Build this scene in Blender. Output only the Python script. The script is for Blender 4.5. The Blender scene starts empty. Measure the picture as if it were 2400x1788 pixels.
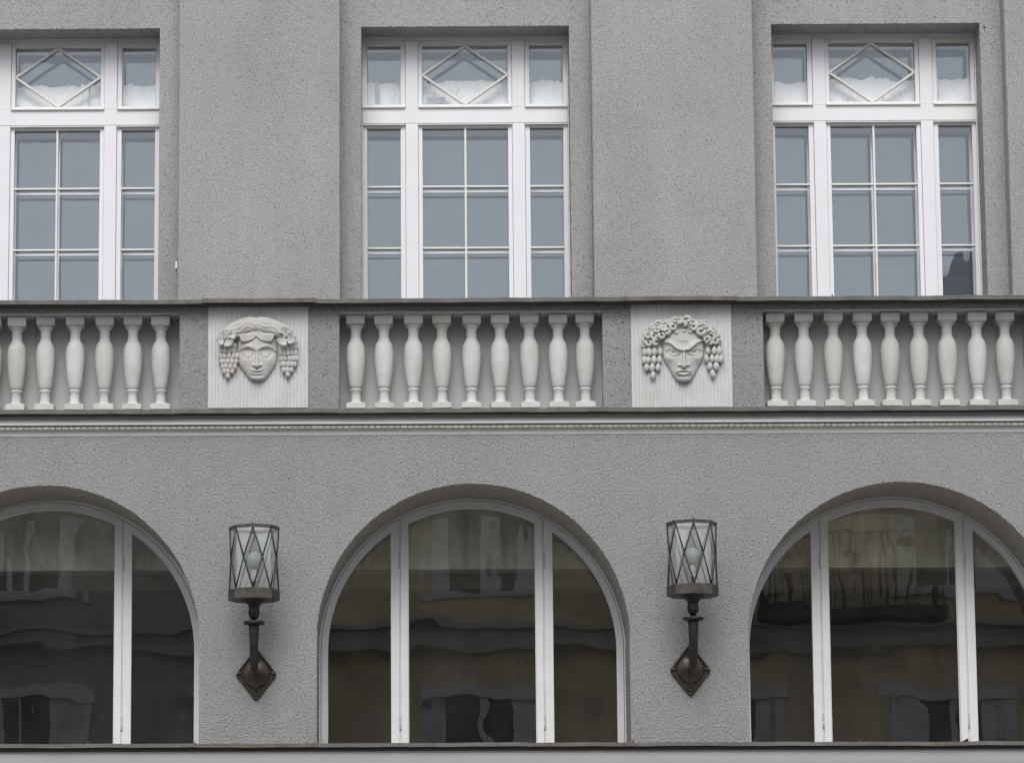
import bpy, bmesh, math, random
import numpy as np
from mathutils import Vector, Matrix

random.seed(7)
rng = np.random.default_rng(7)
S = bpy.context.scene
COL = S.collection

# ------------------------------------------------------------------ camera
F = 9600.0                      # focal length in photo pixels (photo 2400 x 1788, cropped: axis at x = 800)
PX, PY = 800.0, 894.0
CAM = Vector((0.0, -25.0, 1.6))
YAW, PITCH, ROLL = math.radians(-1.2), math.radians(10.7), 0.0010
fwd = Vector((math.sin(YAW) * math.cos(PITCH), math.cos(YAW) * math.cos(PITCH), math.sin(PITCH)))
r0 = Vector((math.cos(YAW), -math.sin(YAW), 0.0))
u0 = r0.cross(fwd)
right = r0 * math.cos(ROLL) - u0 * math.sin(ROLL)
upv = u0 * math.cos(ROLL) + r0 * math.sin(ROLL)
cd = bpy.data.cameras.new('camera')
cd.sensor_width = 36.0
cd.lens = F / 2400.0 * 36.0
cd.shift_x = (1200.0 - PX) / 2400.0
cd.clip_start = 0.1
cd.clip_end = 2000.0
cam = bpy.data.objects.new('camera', cd)
COL.objects.link(cam)
M = Matrix((right, upv, -fwd)).transposed().to_4x4()
M.translation = CAM
cam.matrix_world = M
S.camera = cam


def U(px, py, Y):
    """photo pixel -> (x, z) on the plane y = Y"""
    d = fwd + right * ((px - PX) / F) - upv * ((py - PY) / F)
    t = (Y - CAM.y) / d.y
    p = CAM + d * t
    return p.x, p.z


# ------------------------------------------------------------------ world, sun, exposure
w = bpy.data.worlds.new('World')
S.world = w
w.use_nodes = True
nt = w.node_tree
nt.nodes.clear()
o_ = nt.nodes.new('ShaderNodeOutputWorld')
bg = nt.nodes.new('ShaderNodeBackground')
sky = nt.nodes.new('ShaderNodeTexSky')
sky.sky_type = 'NISHITA'
sky.sun_disc = False
sky.sun_elevation = math.radians(47)
sky.sun_rotation = math.radians(184)
sky.altitude = 100
sky.air_density = 1.0
sky.dust_density = 3.0
sky.ozone_density = 1.0
hs = nt.nodes.new('ShaderNodeHueSaturation')
hs.inputs['Saturation'].default_value = 0.30
nt.links.new(sky.outputs[0], hs.inputs['Color'])
nt.links.new(hs.outputs[0], bg.inputs[0])
bg.inputs[1].default_value = 0.13
nt.links.new(bg.outputs[0], o_.inputs[0])

sl = bpy.data.lights.new('sun', 'SUN')
sl.energy = 1.2
sl.angle = math.radians(36)
sl.color = (1.0, 0.985, 0.96)
so = bpy.data.objects.new('sun', sl)
COL.objects.link(so)
el, az = math.radians(47), math.radians(-4)     # sun high, in front of the facade, a little to the left
sdir = Vector((math.sin(az) * math.cos(el), -math.cos(az) * math.cos(el), math.sin(el)))
so.rotation_euler = sdir.to_track_quat('Z', 'Y').to_euler()
so.location = sdir * 60

S.view_settings.view_transform = 'Standard'
S.view_settings.look = 'None'
S.view_settings.gamma = 1.0
S.view_settings.exposure = 0.33
S.view_settings.use_curve_mapping = False
S.render.engine = 'CYCLES'
S.cycles.max_bounces = 8
S.cycles.transparent_max_bounces = 24
S.cycles.use_denoising = True
S.cycles.caustics_reflective = False
S.cycles.caustics_refractive = False


# ------------------------------------------------------------------ materials
def lin(c):
    return tuple((v / 255 / 12.92) if v / 255 <= 0.04045 else ((v / 255 + 0.055) / 1.055) ** 2.4 for v in c)


class NT:
    def __init__(s, name):
        s.m = bpy.data.materials.new(name)
        s.m.use_nodes = True
        s.t = s.m.node_tree
        s.t.nodes.clear()
        s.out = s.t.nodes.new('ShaderNodeOutputMaterial')

    def n(s, kind, **kw):
        nd = s.t.nodes.new(kind)
        for k, v in kw.items():
            if hasattr(nd, k):
                setattr(nd, k, v)
            else:
                nd.inputs[k.replace('_', ' ')].default_value = v
        return nd

    def l(s, a, b):
        s.t.links.new(a, b)


def pos_scaled(T, sx=1, sy=1, sz=1, obj=False):
    if obj:
        g = T.n('ShaderNodeTexCoord').outputs['Object']
    else:
        g = T.n('ShaderNodeNewGeometry').outputs['Position']
    mp = T.n('ShaderNodeMapping')
    mp.inputs['Scale'].default_value = (sx, sy, sz)
    T.l(g, mp.inputs['Vector'])
    return mp.outputs[0]


def mixc(T, fac, a, b, blend='MIX'):
    mx = T.n('ShaderNodeMix', data_type='RGBA', blend_type=blend)
    for inp, v in ((mx.inputs[0], fac), (mx.inputs[6], a), (mx.inputs[7], b)):
        if isinstance(v, (int, float)):
            inp.default_value = v
        elif isinstance(v, tuple):
            inp.default_value = v if len(v) == 4 else (*v, 1)
        else:
            T.l(v, inp)
    return mx.outputs[2]


def ramp(T, src, stops):
    r = T.n('ShaderNodeValToRGB')
    e = r.color_ramp.elements
    while len(e) < len(stops):
        e.new(0.5)
    for el_, (p, c) in zip(e, stops):
        el_.position = p
        el_.color = (c, c, c, 1) if isinstance(c, (int, float)) else (*c, 1)
    T.l(src, r.inputs[0])
    return r.outputs[0]


def roughcast(name, col, grain=95, bump=0.9, pit=0.5):
    T = NT(name)
    P = pos_scaled(T)
    n0 = T.n('ShaderNodeTexNoise', Scale=grain * 0.9, Detail=2.0)
    T.l(P, n0.inputs['Vector'])
    dis = mixc(T, 0.012, P, n0.outputs['Color'], 'ADD')
    vo = T.n('ShaderNodeTexVoronoi', feature='SMOOTH_F1', Scale=grain, Smoothness=0.5)
    T.l(dis, vo.inputs['Vector'])
    n1 = T.n('ShaderNodeTexNoise', Scale=grain * 0.62, Detail=3.0, Roughness=0.6)
    T.l(P, n1.inputs['Vector'])
    # pits: where the noise is low the hollows' shade is put into the colour
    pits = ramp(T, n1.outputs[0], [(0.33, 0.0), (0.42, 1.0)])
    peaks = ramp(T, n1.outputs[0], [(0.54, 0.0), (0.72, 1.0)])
    big = T.n('ShaderNodeTexNoise', Scale=1.3, Detail=5.0, Roughness=0.55)
    T.l(pos_scaled(T, 1.3, 1, 0.7), big.inputs['Vector'])
    bigr = ramp(T, big.outputs[0], [(0.3, 0.91), (0.72, 1.06)])
    st = T.n('ShaderNodeTexNoise', Scale=5.0, Detail=4.0)
    T.l(pos_scaled(T, 1.6, 1, 0.12), st.inputs['Vector'])
    str_ = ramp(T, st.outputs[0], [(0.3, 0.97), (0.6, 1.01)])
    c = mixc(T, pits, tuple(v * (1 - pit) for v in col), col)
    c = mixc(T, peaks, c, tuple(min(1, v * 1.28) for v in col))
    c = mixc(T, 1.0, c, bigr, 'MULTIPLY')
    c = mixc(T, 1.0, c, str_, 'MULTIPLY')
    b = T.n('ShaderNodeBsdfPrincipled', Roughness=0.93)
    b.inputs['Specular IOR Level'].default_value = 0.2
    T.l(c, b.inputs['Base Color'])
    h = mixc(T, 0.45, n1.outputs[0], vo.outputs['Distance'])
    bp = T.n('ShaderNodeBump', Strength=bump, Distance=0.012)
    T.l(h, bp.inputs['Height'])
    T.l(bp.outputs[0], b.inputs['Normal'])
    T.l(b.outputs[0], T.out.inputs[0])
    return T.m


def paint(name, col, rough=0.5, spec=0.4, mott=0.06, scale=6.0, bump=0.08, bscale=60, obj=False, stain=None):
    T = NT(name)
    n = T.n('ShaderNodeTexNoise', Scale=scale, Detail=5.0, Roughness=0.6)
    T.l(pos_scaled(T, obj=obj), n.inputs['Vector'])
    m_ = ramp(T, n.outputs[0], [(0.3, 1 - mott), (0.7, 1 + mott)])
    c = mixc(T, 1.0, (*col, 1), m_, 'MULTIPLY')
    if stain:
        n2 = T.n('ShaderNodeTexNoise', Scale=3.0, Detail=6.0, Roughness=0.65)
        T.l(pos_scaled(T, 2.2, 2, 0.6), n2.inputs['Vector'])
        f = ramp(T, n2.outputs[0], [(0.52, 0.0), (0.75, 1.0)])
        c = mixc(T, f, c, (*stain, 1))
    if name in ('baluster_stone', 'bead_paint'):
        oi = T.n('ShaderNodeObjectInfo')
        c = mixc(T, 1.0, c, ramp(T, oi.outputs['Random'], [(0.0, (0.90, 0.895, 0.88)), (1.0, (1.05, 1.05, 1.05))]), 'MULTIPLY')
    b = T.n('ShaderNodeBsdfPrincipled', Roughness=rough)
    b.inputs['Specular IOR Level'].default_value = spec
    T.l(c, b.inputs['Base Color'])
    if bump:
        n3 = T.n('ShaderNodeTexNoise', Scale=bscale, Detail=3.0)
        T.l(pos_scaled(T), n3.inputs['Vector'])
        bp = T.n('ShaderNodeBump', Strength=bump, Distance=0.01)
        T.l(n3.outputs[0], bp.inputs['Height'])
        T.l(bp.outputs[0], b.inputs['Normal'])
    T.l(b.outputs[0], T.out.inputs[0])
    return T.m


def metal(name, col, col2, rough=0.45, met=0.7, scale=14):
    T = NT(name)
    n = T.n('ShaderNodeTexNoise', Scale=scale, Detail=6.0, Roughness=0.65)
    T.l(pos_scaled(T), n.inputs['Vector'])
    f = ramp(T, n.outputs[0], [(0.38, 0.0), (0.66, 1.0)])
    c = mixc(T, f, (*col, 1), (*col2, 1))
    b = T.n('ShaderNodeBsdfPrincipled', Roughness=rough, Metallic=met)
    T.l(c, b.inputs['Base Color'])
    bp = T.n('ShaderNodeBump', Strength=0.15, Distance=0.004)
    T.l(n.outputs[0], bp.inputs['Height'])
    T.l(bp.outputs[0], b.inputs['Normal'])
    T.l(b.outputs[0], T.out.inputs[0])
    return T.m


def glass(name, refl, wob=0.0, wscale=3.0, tint=(1, 1, 1), gcol=(1, 1, 1), dirt=0.0):
    """window glass: mostly clear, a share of mirror reflection on each face, old-glass waviness"""
    T = NT(name)
    tr = T.n('ShaderNodeBsdfTransparent')
    tr.inputs[0].default_value = (*tint, 1)
    gl = T.n('ShaderNodeBsdfGlossy', Roughness=0.0)
    gl.inputs['Color'].default_value = (*gcol, 1)
    lw = T.n('ShaderNodeLayerWeight', Blend=0.5)
    mr = T.n('ShaderNodeMapRange')
    mr.inputs['From Min'].default_value = 0.0
    mr.inputs['From Max'].default_value = 1.0
    mr.inputs['To Min'].default_value = refl
    mr.inputs['To Max'].default_value = 0.6
    pw = T.n('ShaderNodeMath', operation='POWER')
    pw.inputs[1].default_value = 3.0
    T.l(lw.outputs['Facing'], pw.inputs[0])
    T.l(pw.outputs[0], mr.inputs['Value'])
    mx = T.n('ShaderNodeMixShader')
    T.l(mr.outputs[0], mx.inputs[0])
    T.l(tr.outputs[0], mx.inputs[1])
    T.l(gl.outputs[0], mx.inputs[2])
    last = mx.outputs[0]
    if wob:
        n = T.n('ShaderNodeTexNoise', Scale=wscale, Detail=2.0, Roughness=0.45, Distortion=0.6)
        T.l(pos_scaled(T, 0.8, 1, 1.0), n.inputs['Vector'])
        bp = T.n('ShaderNodeBump', Strength=1.0, Distance=wob)
        T.l(n.outputs[0], bp.inputs['Height'])
        n5 = T.n('ShaderNodeTexNoise', Scale=wscale, Detail=1.0, Roughness=0.4)
        T.l(pos_scaled(T, 4.5, 1, 0.55), n5.inputs['Vector'])
        bp2 = T.n('ShaderNodeBump', Strength=1.0, Distance=wob * 0.35)
        T.l(n5.outputs[0], bp2.inputs['Height'])
        T.l(bp.outputs[0], bp2.inputs['Normal'])
        T.l(bp2.outputs[0], gl.inputs['Normal'])
    if dirt:
        df = T.n('ShaderNodeBsdfDiffuse')
        df.inputs[0].default_value = (0.5, 0.49, 0.46, 1)
        m2 = T.n('ShaderNodeMixShader')
        n4 = T.n('ShaderNodeTexNoise', Scale=4.0, Detail=6.0)
        T.l(pos_scaled(T, 1, 1, 0.5), n4.inputs['Vector'])
        f = ramp(T, n4.outputs[0], [(0.3, dirt * 0.3), (0.8, dirt * 1.6)])
        T.l(f, m2.inputs[0])
        T.l(last, m2.inputs[1])
        T.l(df.outputs[0], m2.inputs[2])
        last = m2.outputs[0]
    T.l(last, T.out.inputs[0])
    return T.m


MT = {}
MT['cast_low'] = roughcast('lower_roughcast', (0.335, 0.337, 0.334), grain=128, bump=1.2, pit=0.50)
MT['cast_up'] = roughcast('upper_roughcast', (0.378, 0.380, 0.376), grain=138, pit=0.42)
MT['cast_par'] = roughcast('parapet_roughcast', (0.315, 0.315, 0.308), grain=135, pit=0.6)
MT['reveal'] = paint('reveal_plaster', (0.40, 0.38, 0.345), 0.9, 0.2, 0.08, 5, 0.25, 45)
MT['niche'] = paint('niche_plaster', (0.50, 0.50, 0.498), 0.9, 0.2, 0.05, 4, 0.1, 40)
MT['white'] = paint('white_paint', (0.78, 0.78, 0.81), 0.45, 0.4, 0.02, 5, 0.02, 40)
MT['ivory'] = paint('ivory_paint', (0.76, 0.76, 0.77), 0.5, 0.35, 0.04, 5, 0.03, 40)
MT['bar'] = paint('glazing_bar_paint', (0.78, 0.76, 0.72), 0.5, 0.35, 0.03, 9, 0.02, 40)
MT['cream'] = paint('cornice_paint', (0.60, 0.60, 0.60), 0.85, 0.2, 0.05, 3, 0.12, 50)
MT['bead'] = paint('bead_paint', (0.44, 0.425, 0.38), 0.85, 0.2, 0.12, 9, 0.15, 90)
MT['cove'] = paint('lower_cornice_paint', (0.46, 0.46, 0.475), 0.8, 0.2, 0.04, 2.5, 0.05, 40)
MT['stone'] = paint('baluster_stone', (0.60, 0.60, 0.592), 0.85, 0.2, 0.07, 11, 0.14, 55, stain=(0.51, 0.49, 0.44))
MT['mask'] = paint('mask_stone', (0.50, 0.495, 0.48), 0.85, 0.2, 0.08, 14, 0.2, 70, stain=(0.47, 0.42, 0.33))
MT['panel'] = paint('fluted_panel_stone', (0.59, 0.59, 0.59), 0.85, 0.2, 0.06, 7, 0.12, 70, stain=(0.50, 0.48, 0.44))
MT['sheet'] = metal('weathered_copper_sheet', (0.115, 0.112, 0.103), (0.165, 0.165, 0.15), 0.75, 0.15, 9)
MT['sheet_b'] = metal('brown_copper_sheet', (0.12, 0.10, 0.085), (0.17, 0.155, 0.135), 0.75, 0.15, 9)
MT['under'] = paint('ledge_underside_shade', (0.075, 0.066, 0.06), 0.9, 0.1, 0.15, 12, 0.1)  # near-black colour carries the shade beneath the ledge and the coping
MT['verd'] = paint('verdigris', (0.30, 0.38, 0.36), 0.9, 0.1, 0.2, 30, 0.1)
MT['iron'] = metal('dark_bronze', (0.028, 0.025, 0.022), (0.055, 0.045, 0.037), 0.42, 0.6, 30)
MT['iron_pl'] = metal('polished_bronze', (0.042, 0.035, 0.028), (0.07, 0.055, 0.042), 0.28, 0.35, 20)
MT['ring'] = metal('lantern_sheet', (0.06, 0.056, 0.052), (0.11, 0.10, 0.09), 0.55, 0.4, 24)
MT['stud'] = metal('brass_stud', (0.13, 0.105, 0.065), (0.08, 0.07, 0.05), 0.4, 0.8, 60)
MT['glass_up'] = glass('upper_window_glass', 0.061, 0.0012, 1.8, gcol=(0.79, 0.91, 1.0), dirt=0.022)
MT['glass_low'] = glass('arched_window_glass', 0.09, 0.0012, 1.5, tint=(0.95, 0.96, 0.94), dirt=0.014)
MT['glass_lan'] = glass('lantern_glass', 0.10, 0.0, 20, tint=(0.972, 0.99, 0.985), dirt=0.10)
MT['bulb'] = paint('opal_bulb', (0.50, 0.54, 0.535), 0.25, 0.5, 0.02, 8, 0)
MT['socket'] = paint('ceramic_socket', (0.62, 0.62, 0.60), 0.3, 0.5, 0.02, 8, 0)
MT['paper'] = paint('crumpled_sheet', (0.95, 0.96, 0.96), 0.7, 0.3, 0.05, 12, 0.4, 9)
MT['stain_grey'] = paint('grey_card', (0.38, 0.41, 0.44), 0.8, 0.2, 0.1, 20, 0)
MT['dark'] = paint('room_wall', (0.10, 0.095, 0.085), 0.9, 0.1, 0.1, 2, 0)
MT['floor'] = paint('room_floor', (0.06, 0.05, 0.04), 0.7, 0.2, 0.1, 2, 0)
MT['bulk'] = paint('bulkhead_plaster', (0.82, 0.76, 0.62), 0.9, 0.1, 0.30, 3.2, 0.5, 5, stain=(0.42, 0.39, 0.33))
MT['bulk2'] = paint('inner_beam_plaster', (0.42, 0.39, 0.32), 0.9, 0.1, 0.12, 4, 0.2, 5)
MT['hinge'] = paint('hinge_paint', (0.55, 0.55, 0.57), 0.4, 0.5, 0.02, 5, 0)
MT['opp'] = paint('ochre_render', (0.70, 0.60, 0.40), 0.9, 0.1, 0.22, 0.9, 0, stain=(0.46, 0.41, 0.32))
MT['opp2'] = paint('pale_trim', (0.66, 0.66, 0.65), 0.9, 0.1, 0.1, 0.8, 0)
MT['opp_dark'] = paint('dark_trim', (0.10, 0.095, 0.09), 0.9, 0.1, 0.1, 0.8, 0)
MT['opp_grey'] = paint('grey_render', (0.48, 0.475, 0.44), 0.9, 0.1, 0.22, 0.9, 0, stain=(0.28, 0.27, 0.25))
MT['band'] = paint('course_render', (0.46, 0.45, 0.41), 0.9, 0.1, 0.2, 0.9, 0)
MT['bulk_g'] = paint('grey_bulkhead', (0.74, 0.73, 0.67), 0.9, 0.1, 0.30, 3.6, 0.5, 5, stain=(0.34, 0.33, 0.30))
MT['curtain'] = paint('net_curtain', (0.66, 0.68, 0.70), 0.9, 0.1, 0.2, 3, 0)
MT['roof'] = paint('roof_tile', (0.58, 0.60, 0.62), 0.8, 0.2, 0.15, 2, 0.3, 12)
MT['pane_opp'] = paint('far_window_pane', (0.05, 0.06, 0.075), 0.08, 0.5, 0.1, 2, 0)
MT['asphalt'] = paint('asphalt', (0.10, 0.10, 0.10), 0.9, 0.2, 0.15, 1.2, 0.3, 60)
MT['paving'] = paint('paving', (0.40, 0.39, 0.375), 0.9, 0.2, 0.1, 1.5, 0.2, 30)
MT['leaf'] = paint('young_leaf', (0.22, 0.27, 0.07), 0.6, 0.3, 0.2, 60, 0)


# ------------------------------------------------------------------ mesh tools
class MB:
    def __init__(s):
        s.v, s.f, s.sm = [], [], []

    def add(s, vs, fs, smooth=False):
        b = len(s.v)
        s.v += [tuple(p) for p in vs]
        s.f += [tuple(b + i for i in f) for f in fs]
        s.sm += [smooth] * len(fs)

    def box(s, x0, x1, y0, y1, z0, z1):
        vs = [(x, y, z) for x in (x0, x1) for y in (y0, y1) for z in (z0, z1)]
        s.add(vs, [(0, 1, 3, 2), (4, 6, 7, 5), (0, 4, 5, 1), (2, 3, 7, 6), (0, 2, 6, 4), (1, 5, 7, 3)])

    def quad(s, a, b, c, d, smooth=False):
        s.add([a, b, c, d], [(0, 1, 2, 3)], smooth)

    def prism(s, pts, y0, y1):
        """polygon in xz (counter-clockwise seen from -y), extruded from y0 (front) to y1"""
        n = len(pts)
        vs = [(x, y0, z) for x, z in pts] + [(x, y1, z) for x, z in pts]
        fs = [tuple(range(n)), tuple(range(2 * n - 1, n - 1, -1))]
        fs += [(i, i + n, (i + 1) % n + n, (i + 1) % n) for i in range(n)]
        s.add(vs, fs)

    def profile(s, pts, x0, x1, caps=True, smooth=False):
        """polyline of (y, z) swept along x"""
        n = len(pts)
        vs = [(x0, y, z) for y, z in pts] + [(x1, y, z) for y, z in pts]
        s.add(vs, [(i, i + n, i + 1 + n, i + 1) for i in range(n - 1)], smooth)
        if caps:
            s.add([(x0, y, z) for y, z in pts], [tuple(range(n))])
            s.add([(x1, y, z) for y, z in pts], [tuple(range(n - 1, -1, -1))])

    def lathe(s, prof, seg=28, c=(0, 0, 0), smooth=True):
        """prof: (radius, z) from bottom to top, round the z axis"""
        vs, fs = [], []
        for r, z in prof:
            for k in range(seg):
                a = 2 * math.pi * k / seg
                vs.append((c[0] + r * math.cos(a), c[1] + r * math.sin(a), c[2] + z))
        for i in range(len(prof) - 1):
            for k in range(seg):
                k2 = (k + 1) % seg
                fs.append((i * seg + k, i * seg + k2, (i + 1) * seg + k2, (i + 1) * seg + k))
        fs.append(tuple(range(seg - 1, -1, -1)))
        fs.append(tuple((len(prof) - 1) * seg + k for k in range(seg)))
        s.add(vs, fs, smooth)

    def tube(s, pts, rad, seg=10, smooth=True, flat=1.0, rmod=None):
        pts = [Vector(p) for p in pts]
        n = len(pts)
        rs = rad if isinstance(rad, (list, tuple)) else [rad] * n
        ref = None
        vs, fs = [], []
        for i, p in enumerate(pts):
            t = (pts[min(i + 1, n - 1)] - pts[max(i - 1, 0)]).normalized()
            yy = Vector((0, -1, 0))
            a = yy - t * yy.dot(t)
            if a.length < 1e-3:
                a = Vector((1, 0, 0)) - t * t.x
            a.normalize()
            b = t.cross(a)
            for k in range(seg):
                ph = 2 * math.pi * k / seg
                r = rs[i] * (rmod(i / (n - 1), ph) if rmod else 1)
                vs.append(p + a * (math.cos(ph) * r * flat) + b * (math.sin(ph) * r))
        for i in range(n - 1):
            for k in range(seg):
                k2 = (k + 1) % seg
                fs.append((i * seg + k, i * seg + k2, (i + 1) * seg + k2, (i + 1) * seg + k))
        fs.append(tuple(range(seg - 1, -1, -1)))
        fs.append(tuple((n - 1) * seg + k for k in range(seg)))
        s.add(vs, fs, smooth)

    def ball(s, c, r, nu=12, nv=8, top=1.0):
        """ellipsoid; r = (rx, ry, rz); top < 1 narrows it upwards like a drop"""
        vs, fs = [], []
        for j in range(1, nv):
            th = math.pi * j / nv
            zz = math.cos(th)
            k_ = 1.0 if zz < 0 else 1 + (top - 1) * zz
            for i in range(nu):
                a = 2 * math.pi * i / nu
                vs.append((c[0] + r[0] * math.sin(th) * math.cos(a) * k_, c[1] + r[1] * math.sin(th) * math.sin(a) * k_, c[2] + r[2] * zz))
        top_i = len(vs)
        vs.append((c[0], c[1], c[2] + r[2]))
        vs.append((c[0], c[1], c[2] - r[2]))
        for j in range(nv - 2):
            for i in range(nu):
                i2 = (i + 1) % nu
                fs.append((j * nu + i, (j + 1) * nu + i, (j + 1) * nu + i2, j * nu + i2))
        for i in range(nu):
            i2 = (i + 1) % nu
            fs.append((top_i, i, i2))
            fs.append((top_i + 1, (nv - 2) * nu + i2, (nv - 2) * nu + i))
        s.add(vs, fs, True)

    def mesh(s, name, mat):
        me = bpy.data.meshes.new(name)
        me.from_pydata(s.v, [], s.f)
        me.polygons.foreach_set('use_smooth', s.sm)
        me.materials.append(mat)
        me.validate()
        bm = bmesh.new()
        bm.from_mesh(me)
        bmesh.ops.remove_doubles(bm, verts=bm.verts, dist=2e-6)
        bmesh.ops.recalc_face_normals(bm, faces=bm.faces)
        bm.to_mesh(me)
        bm.free()
        me.update()
        return me

    def build(s, name, mat, parent=None, loc=(0, 0, 0), bevel=0):
        o = bpy.data.objects.new(name, s.mesh(name, MT[mat] if isinstance(mat, str) else mat))
        COL.objects.link(o)
        o.location = loc
        if parent:
            o.parent = parent
        if bevel:
            b = o.modifiers.new('bevel', 'BEVEL')
            b.width = bevel
            b.segments = 2
            b.limit_method = 'ANGLE'
            b.angle_limit = math.radians(40)
        return o


def inst(name, me, parent, loc=(0, 0, 0), rot=(0, 0, 0), sc=(1, 1, 1)):
    o = bpy.data.objects.new(name, me)
    COL.objects.link(o)
    o.parent = parent
    o.location = loc
    o.rotation_euler = rot
    o.scale = sc
    return o


def empty(name, loc=(0, 0, 0), parent=None):
    o = bpy.data.objects.new(name, None)
    o.empty_display_size = 0.1
    COL.objects.link(o)
    o.location = loc
    if parent:
        o.parent = parent
    return o


def tag(o, label=None, cat=None, group=None, kind=None):
    kind = kind or 'thing'
    for k, v in (('label', label), ('category', cat), ('group', group), ('kind', kind)):
        if v:
            o[k] = v
    return o


def copy_tree(o, parent=None):
    c = o.copy()
    COL.objects.link(c)
    c.parent = parent
    for ch in list(o.children):
        copy_tree(ch, c)
    return c


# ------------------------------------------------------------------ measures taken from the photograph
YL, YPAR, YWALL, YPIL = 0.0, 0.10, 0.60, 0.43       # planes: arcade wall, parapet, recessed upper wall, pilasters
YF, YAF = 0.84, 0.60                                # window frames above, arched frames below
X2 = U(1109, 1480, YL)[0]                           # axis of the middle bay
BAY = U(1109 + 1012, 1450, YL)[0] - U(1109, 1450, YL)[0]
MPP = BAY / 1012.0                                  # metres per photo pixel at the arcade wall
R_ARCH = (U(1109 + 367.3, 1495, YL)[0] - U(1109 - 367.3, 1495, YL)[0]) / 2
Z_SPR = U(1200, 1495.0, YL)[1]                      # springing of the arches
Z_ARCTOP = Z_SPR + R_ARCH
zy = lambda py, Y: U(1200, py, Y)[1]
XL, XR = X2 - 1.62 * BAY, X2 + 1.62 * BAY           # built width
BAYS = (-1, 0, 1)
XU = X2 - 0.019                                     # axis of the middle upper window
Z_HEAD = zy(61.5, YWALL)
Z_TOP = Z_HEAD + 1.3
YLEDGE = -0.092                                      # front of the middle ledge
Z_LEDGE = zy(955, YLEDGE)
Z_LEDGEB = zy(965, YLEDGE)
YCOP = 0.0                                         # front of the coping
Z_COP = zy(697.5, YCOP)
Z_COPB = zy(707.5, YCOP)
YLOW = -0.16
Z_LOW = zy(1739.5, YLOW)
Z_LOWB = zy(1748.5, YLOW)
Z_FASC = zy(1017, YL - 0.012)                       # lower edge of the painted fascia
print('BAY %.3f R %.3f spring %.3f crown %.3f expected crown %.3f ledge %.3f cop %.3f head %.3f low %.3f X2 %.3f' % (
    BAY, R_ARCH, Z_SPR, Z_ARCTOP, zy(1127.5, 0), Z_LEDGE, Z_COP, Z_HEAD, Z_LOW, X2))
print('window centre', U(1090.5, 62, YWALL)[0], 'niche', U(1102.5, 850, YPAR)[0], 'mask', U(605, 835, YPAR)[0] - X2 + BAY / 2)

# ------------------------------------------------------------------ ground and street
g = MB()
g.box(-400, 400, -400, 400, -0.5, 0.0)
tag(g.build('road', 'asphalt'), kind='structure')
g = MB()
g.box(-60, 60, -7.5, 12, 0.004, 0.13)
g.box(-60, 60, -60, -22.0, 0.004, 0.13)
tag(g.build('pavement', 'paving', bevel=0.02), kind='structure')

# ------------------------------------------------------------------ the building
B = tag(empty('building', (X2, 0, 0)), 'grey roughcast city facade with pilasters above an arcade of three round arches', 'building')
BL = Vector((-X2, 0, 0))


def bpart(mb, name, mat, bevel=0, parent=None):
    o = mb.build(name, mat, parent or B, bevel=bevel)
    if parent is None:
        o.location = BL
    return o


# arcade wall with three arched openings and ragged arrises
zl0, zl1 = 0.0, Z_FASC + 0.01
A = MB()
NSEG = 170


def arch_pts(cx, R, zs, n, jit=0.0):
    pts = []
    for i in range(n + 1):
        a = math.pi * (1 - i / n)
        r = R + (random.uniform(-jit, jit) if jit else 0)
        pts.append((cx + r * math.cos(a), zs + r * math.sin(a)))
    return pts


edges = []
zsill = Z_LOW - 0.25
for k in BAYS:
    cx = X2 + k * BAY
    P = arch_pts(cx, R_ARCH, Z_SPR, NSEG, 0.0022)
    nj = 120
    left = [(P[0][0] + random.uniform(-.0012, .0012), zsill + (Z_SPR - zsill) * i / nj) for i in range(nj)]
    rgt = [(P[-1][0] + random.uniform(-.0012, .0012), zsill + (Z_SPR - zsill) * (nj - 1 - i) / nj) for i in range(nj)]
    edges.append((cx, left, P, rgt))
WB = R_ARCH + 0.03
HB = zl1 - Z_SPR
for cx, left, P, rgt in edges:
    out = []
    ca = math.atan2(HB, WB)
    for i in range(NSEG + 1):
        a = math.pi * (1 - i / NSEG)
        # snap the two nearest rays to the corners of the rectangle
        if abs(a - ca) < math.pi / NSEG / 2:
            a = ca
        elif abs(a - (math.pi - ca)) < math.pi / NSEG / 2:
            a = math.pi - ca
        c_, s_ = math.cos(a), max(0.0, math.sin(a))
        t = min(WB / abs(c_) if abs(c_) > 1e-9 else 1e9, HB / s_ if s_ > 1e-9 else 1e9)
        out.append((cx + t * c_, Z_SPR + t * s_))
    for i in range(NSEG):
        A.quad((P[i][0], YL, P[i][1]), (P[i + 1][0], YL, P[i + 1][1]), (out[i + 1][0], YL, out[i + 1][1]), (out[i][0], YL, out[i][1]))
    for ed, xo in ((left + [P[0]], cx - WB), ([P[-1]] + rgt, cx + WB)):
        for (xa, za), (xb, zb) in zip(ed[:-1], ed[1:]):
            A.quad((xa, YL, za), (xb, YL, zb), (xo, YL, zb), (xo, YL, za))
px_ = [XL] + sum([[e[0] - WB, e[0] + WB] for e in edges], []) + [XR]
for i in range(0, len(px_), 2):
    if px_[i + 1] > px_[i]:
        A.quad((px_[i], YL, zsill), (px_[i + 1], YL, zsill), (px_[i + 1], YL, zl1), (px_[i], YL, zl1))
A.add([(XL, YL, zl0), (XR, YL, zl0), (XR, YL, zsill), (XL, YL, zsill)], [(0, 1, 2, 3)])
bpart(A, 'lower_wall', 'cast_low')
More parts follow.
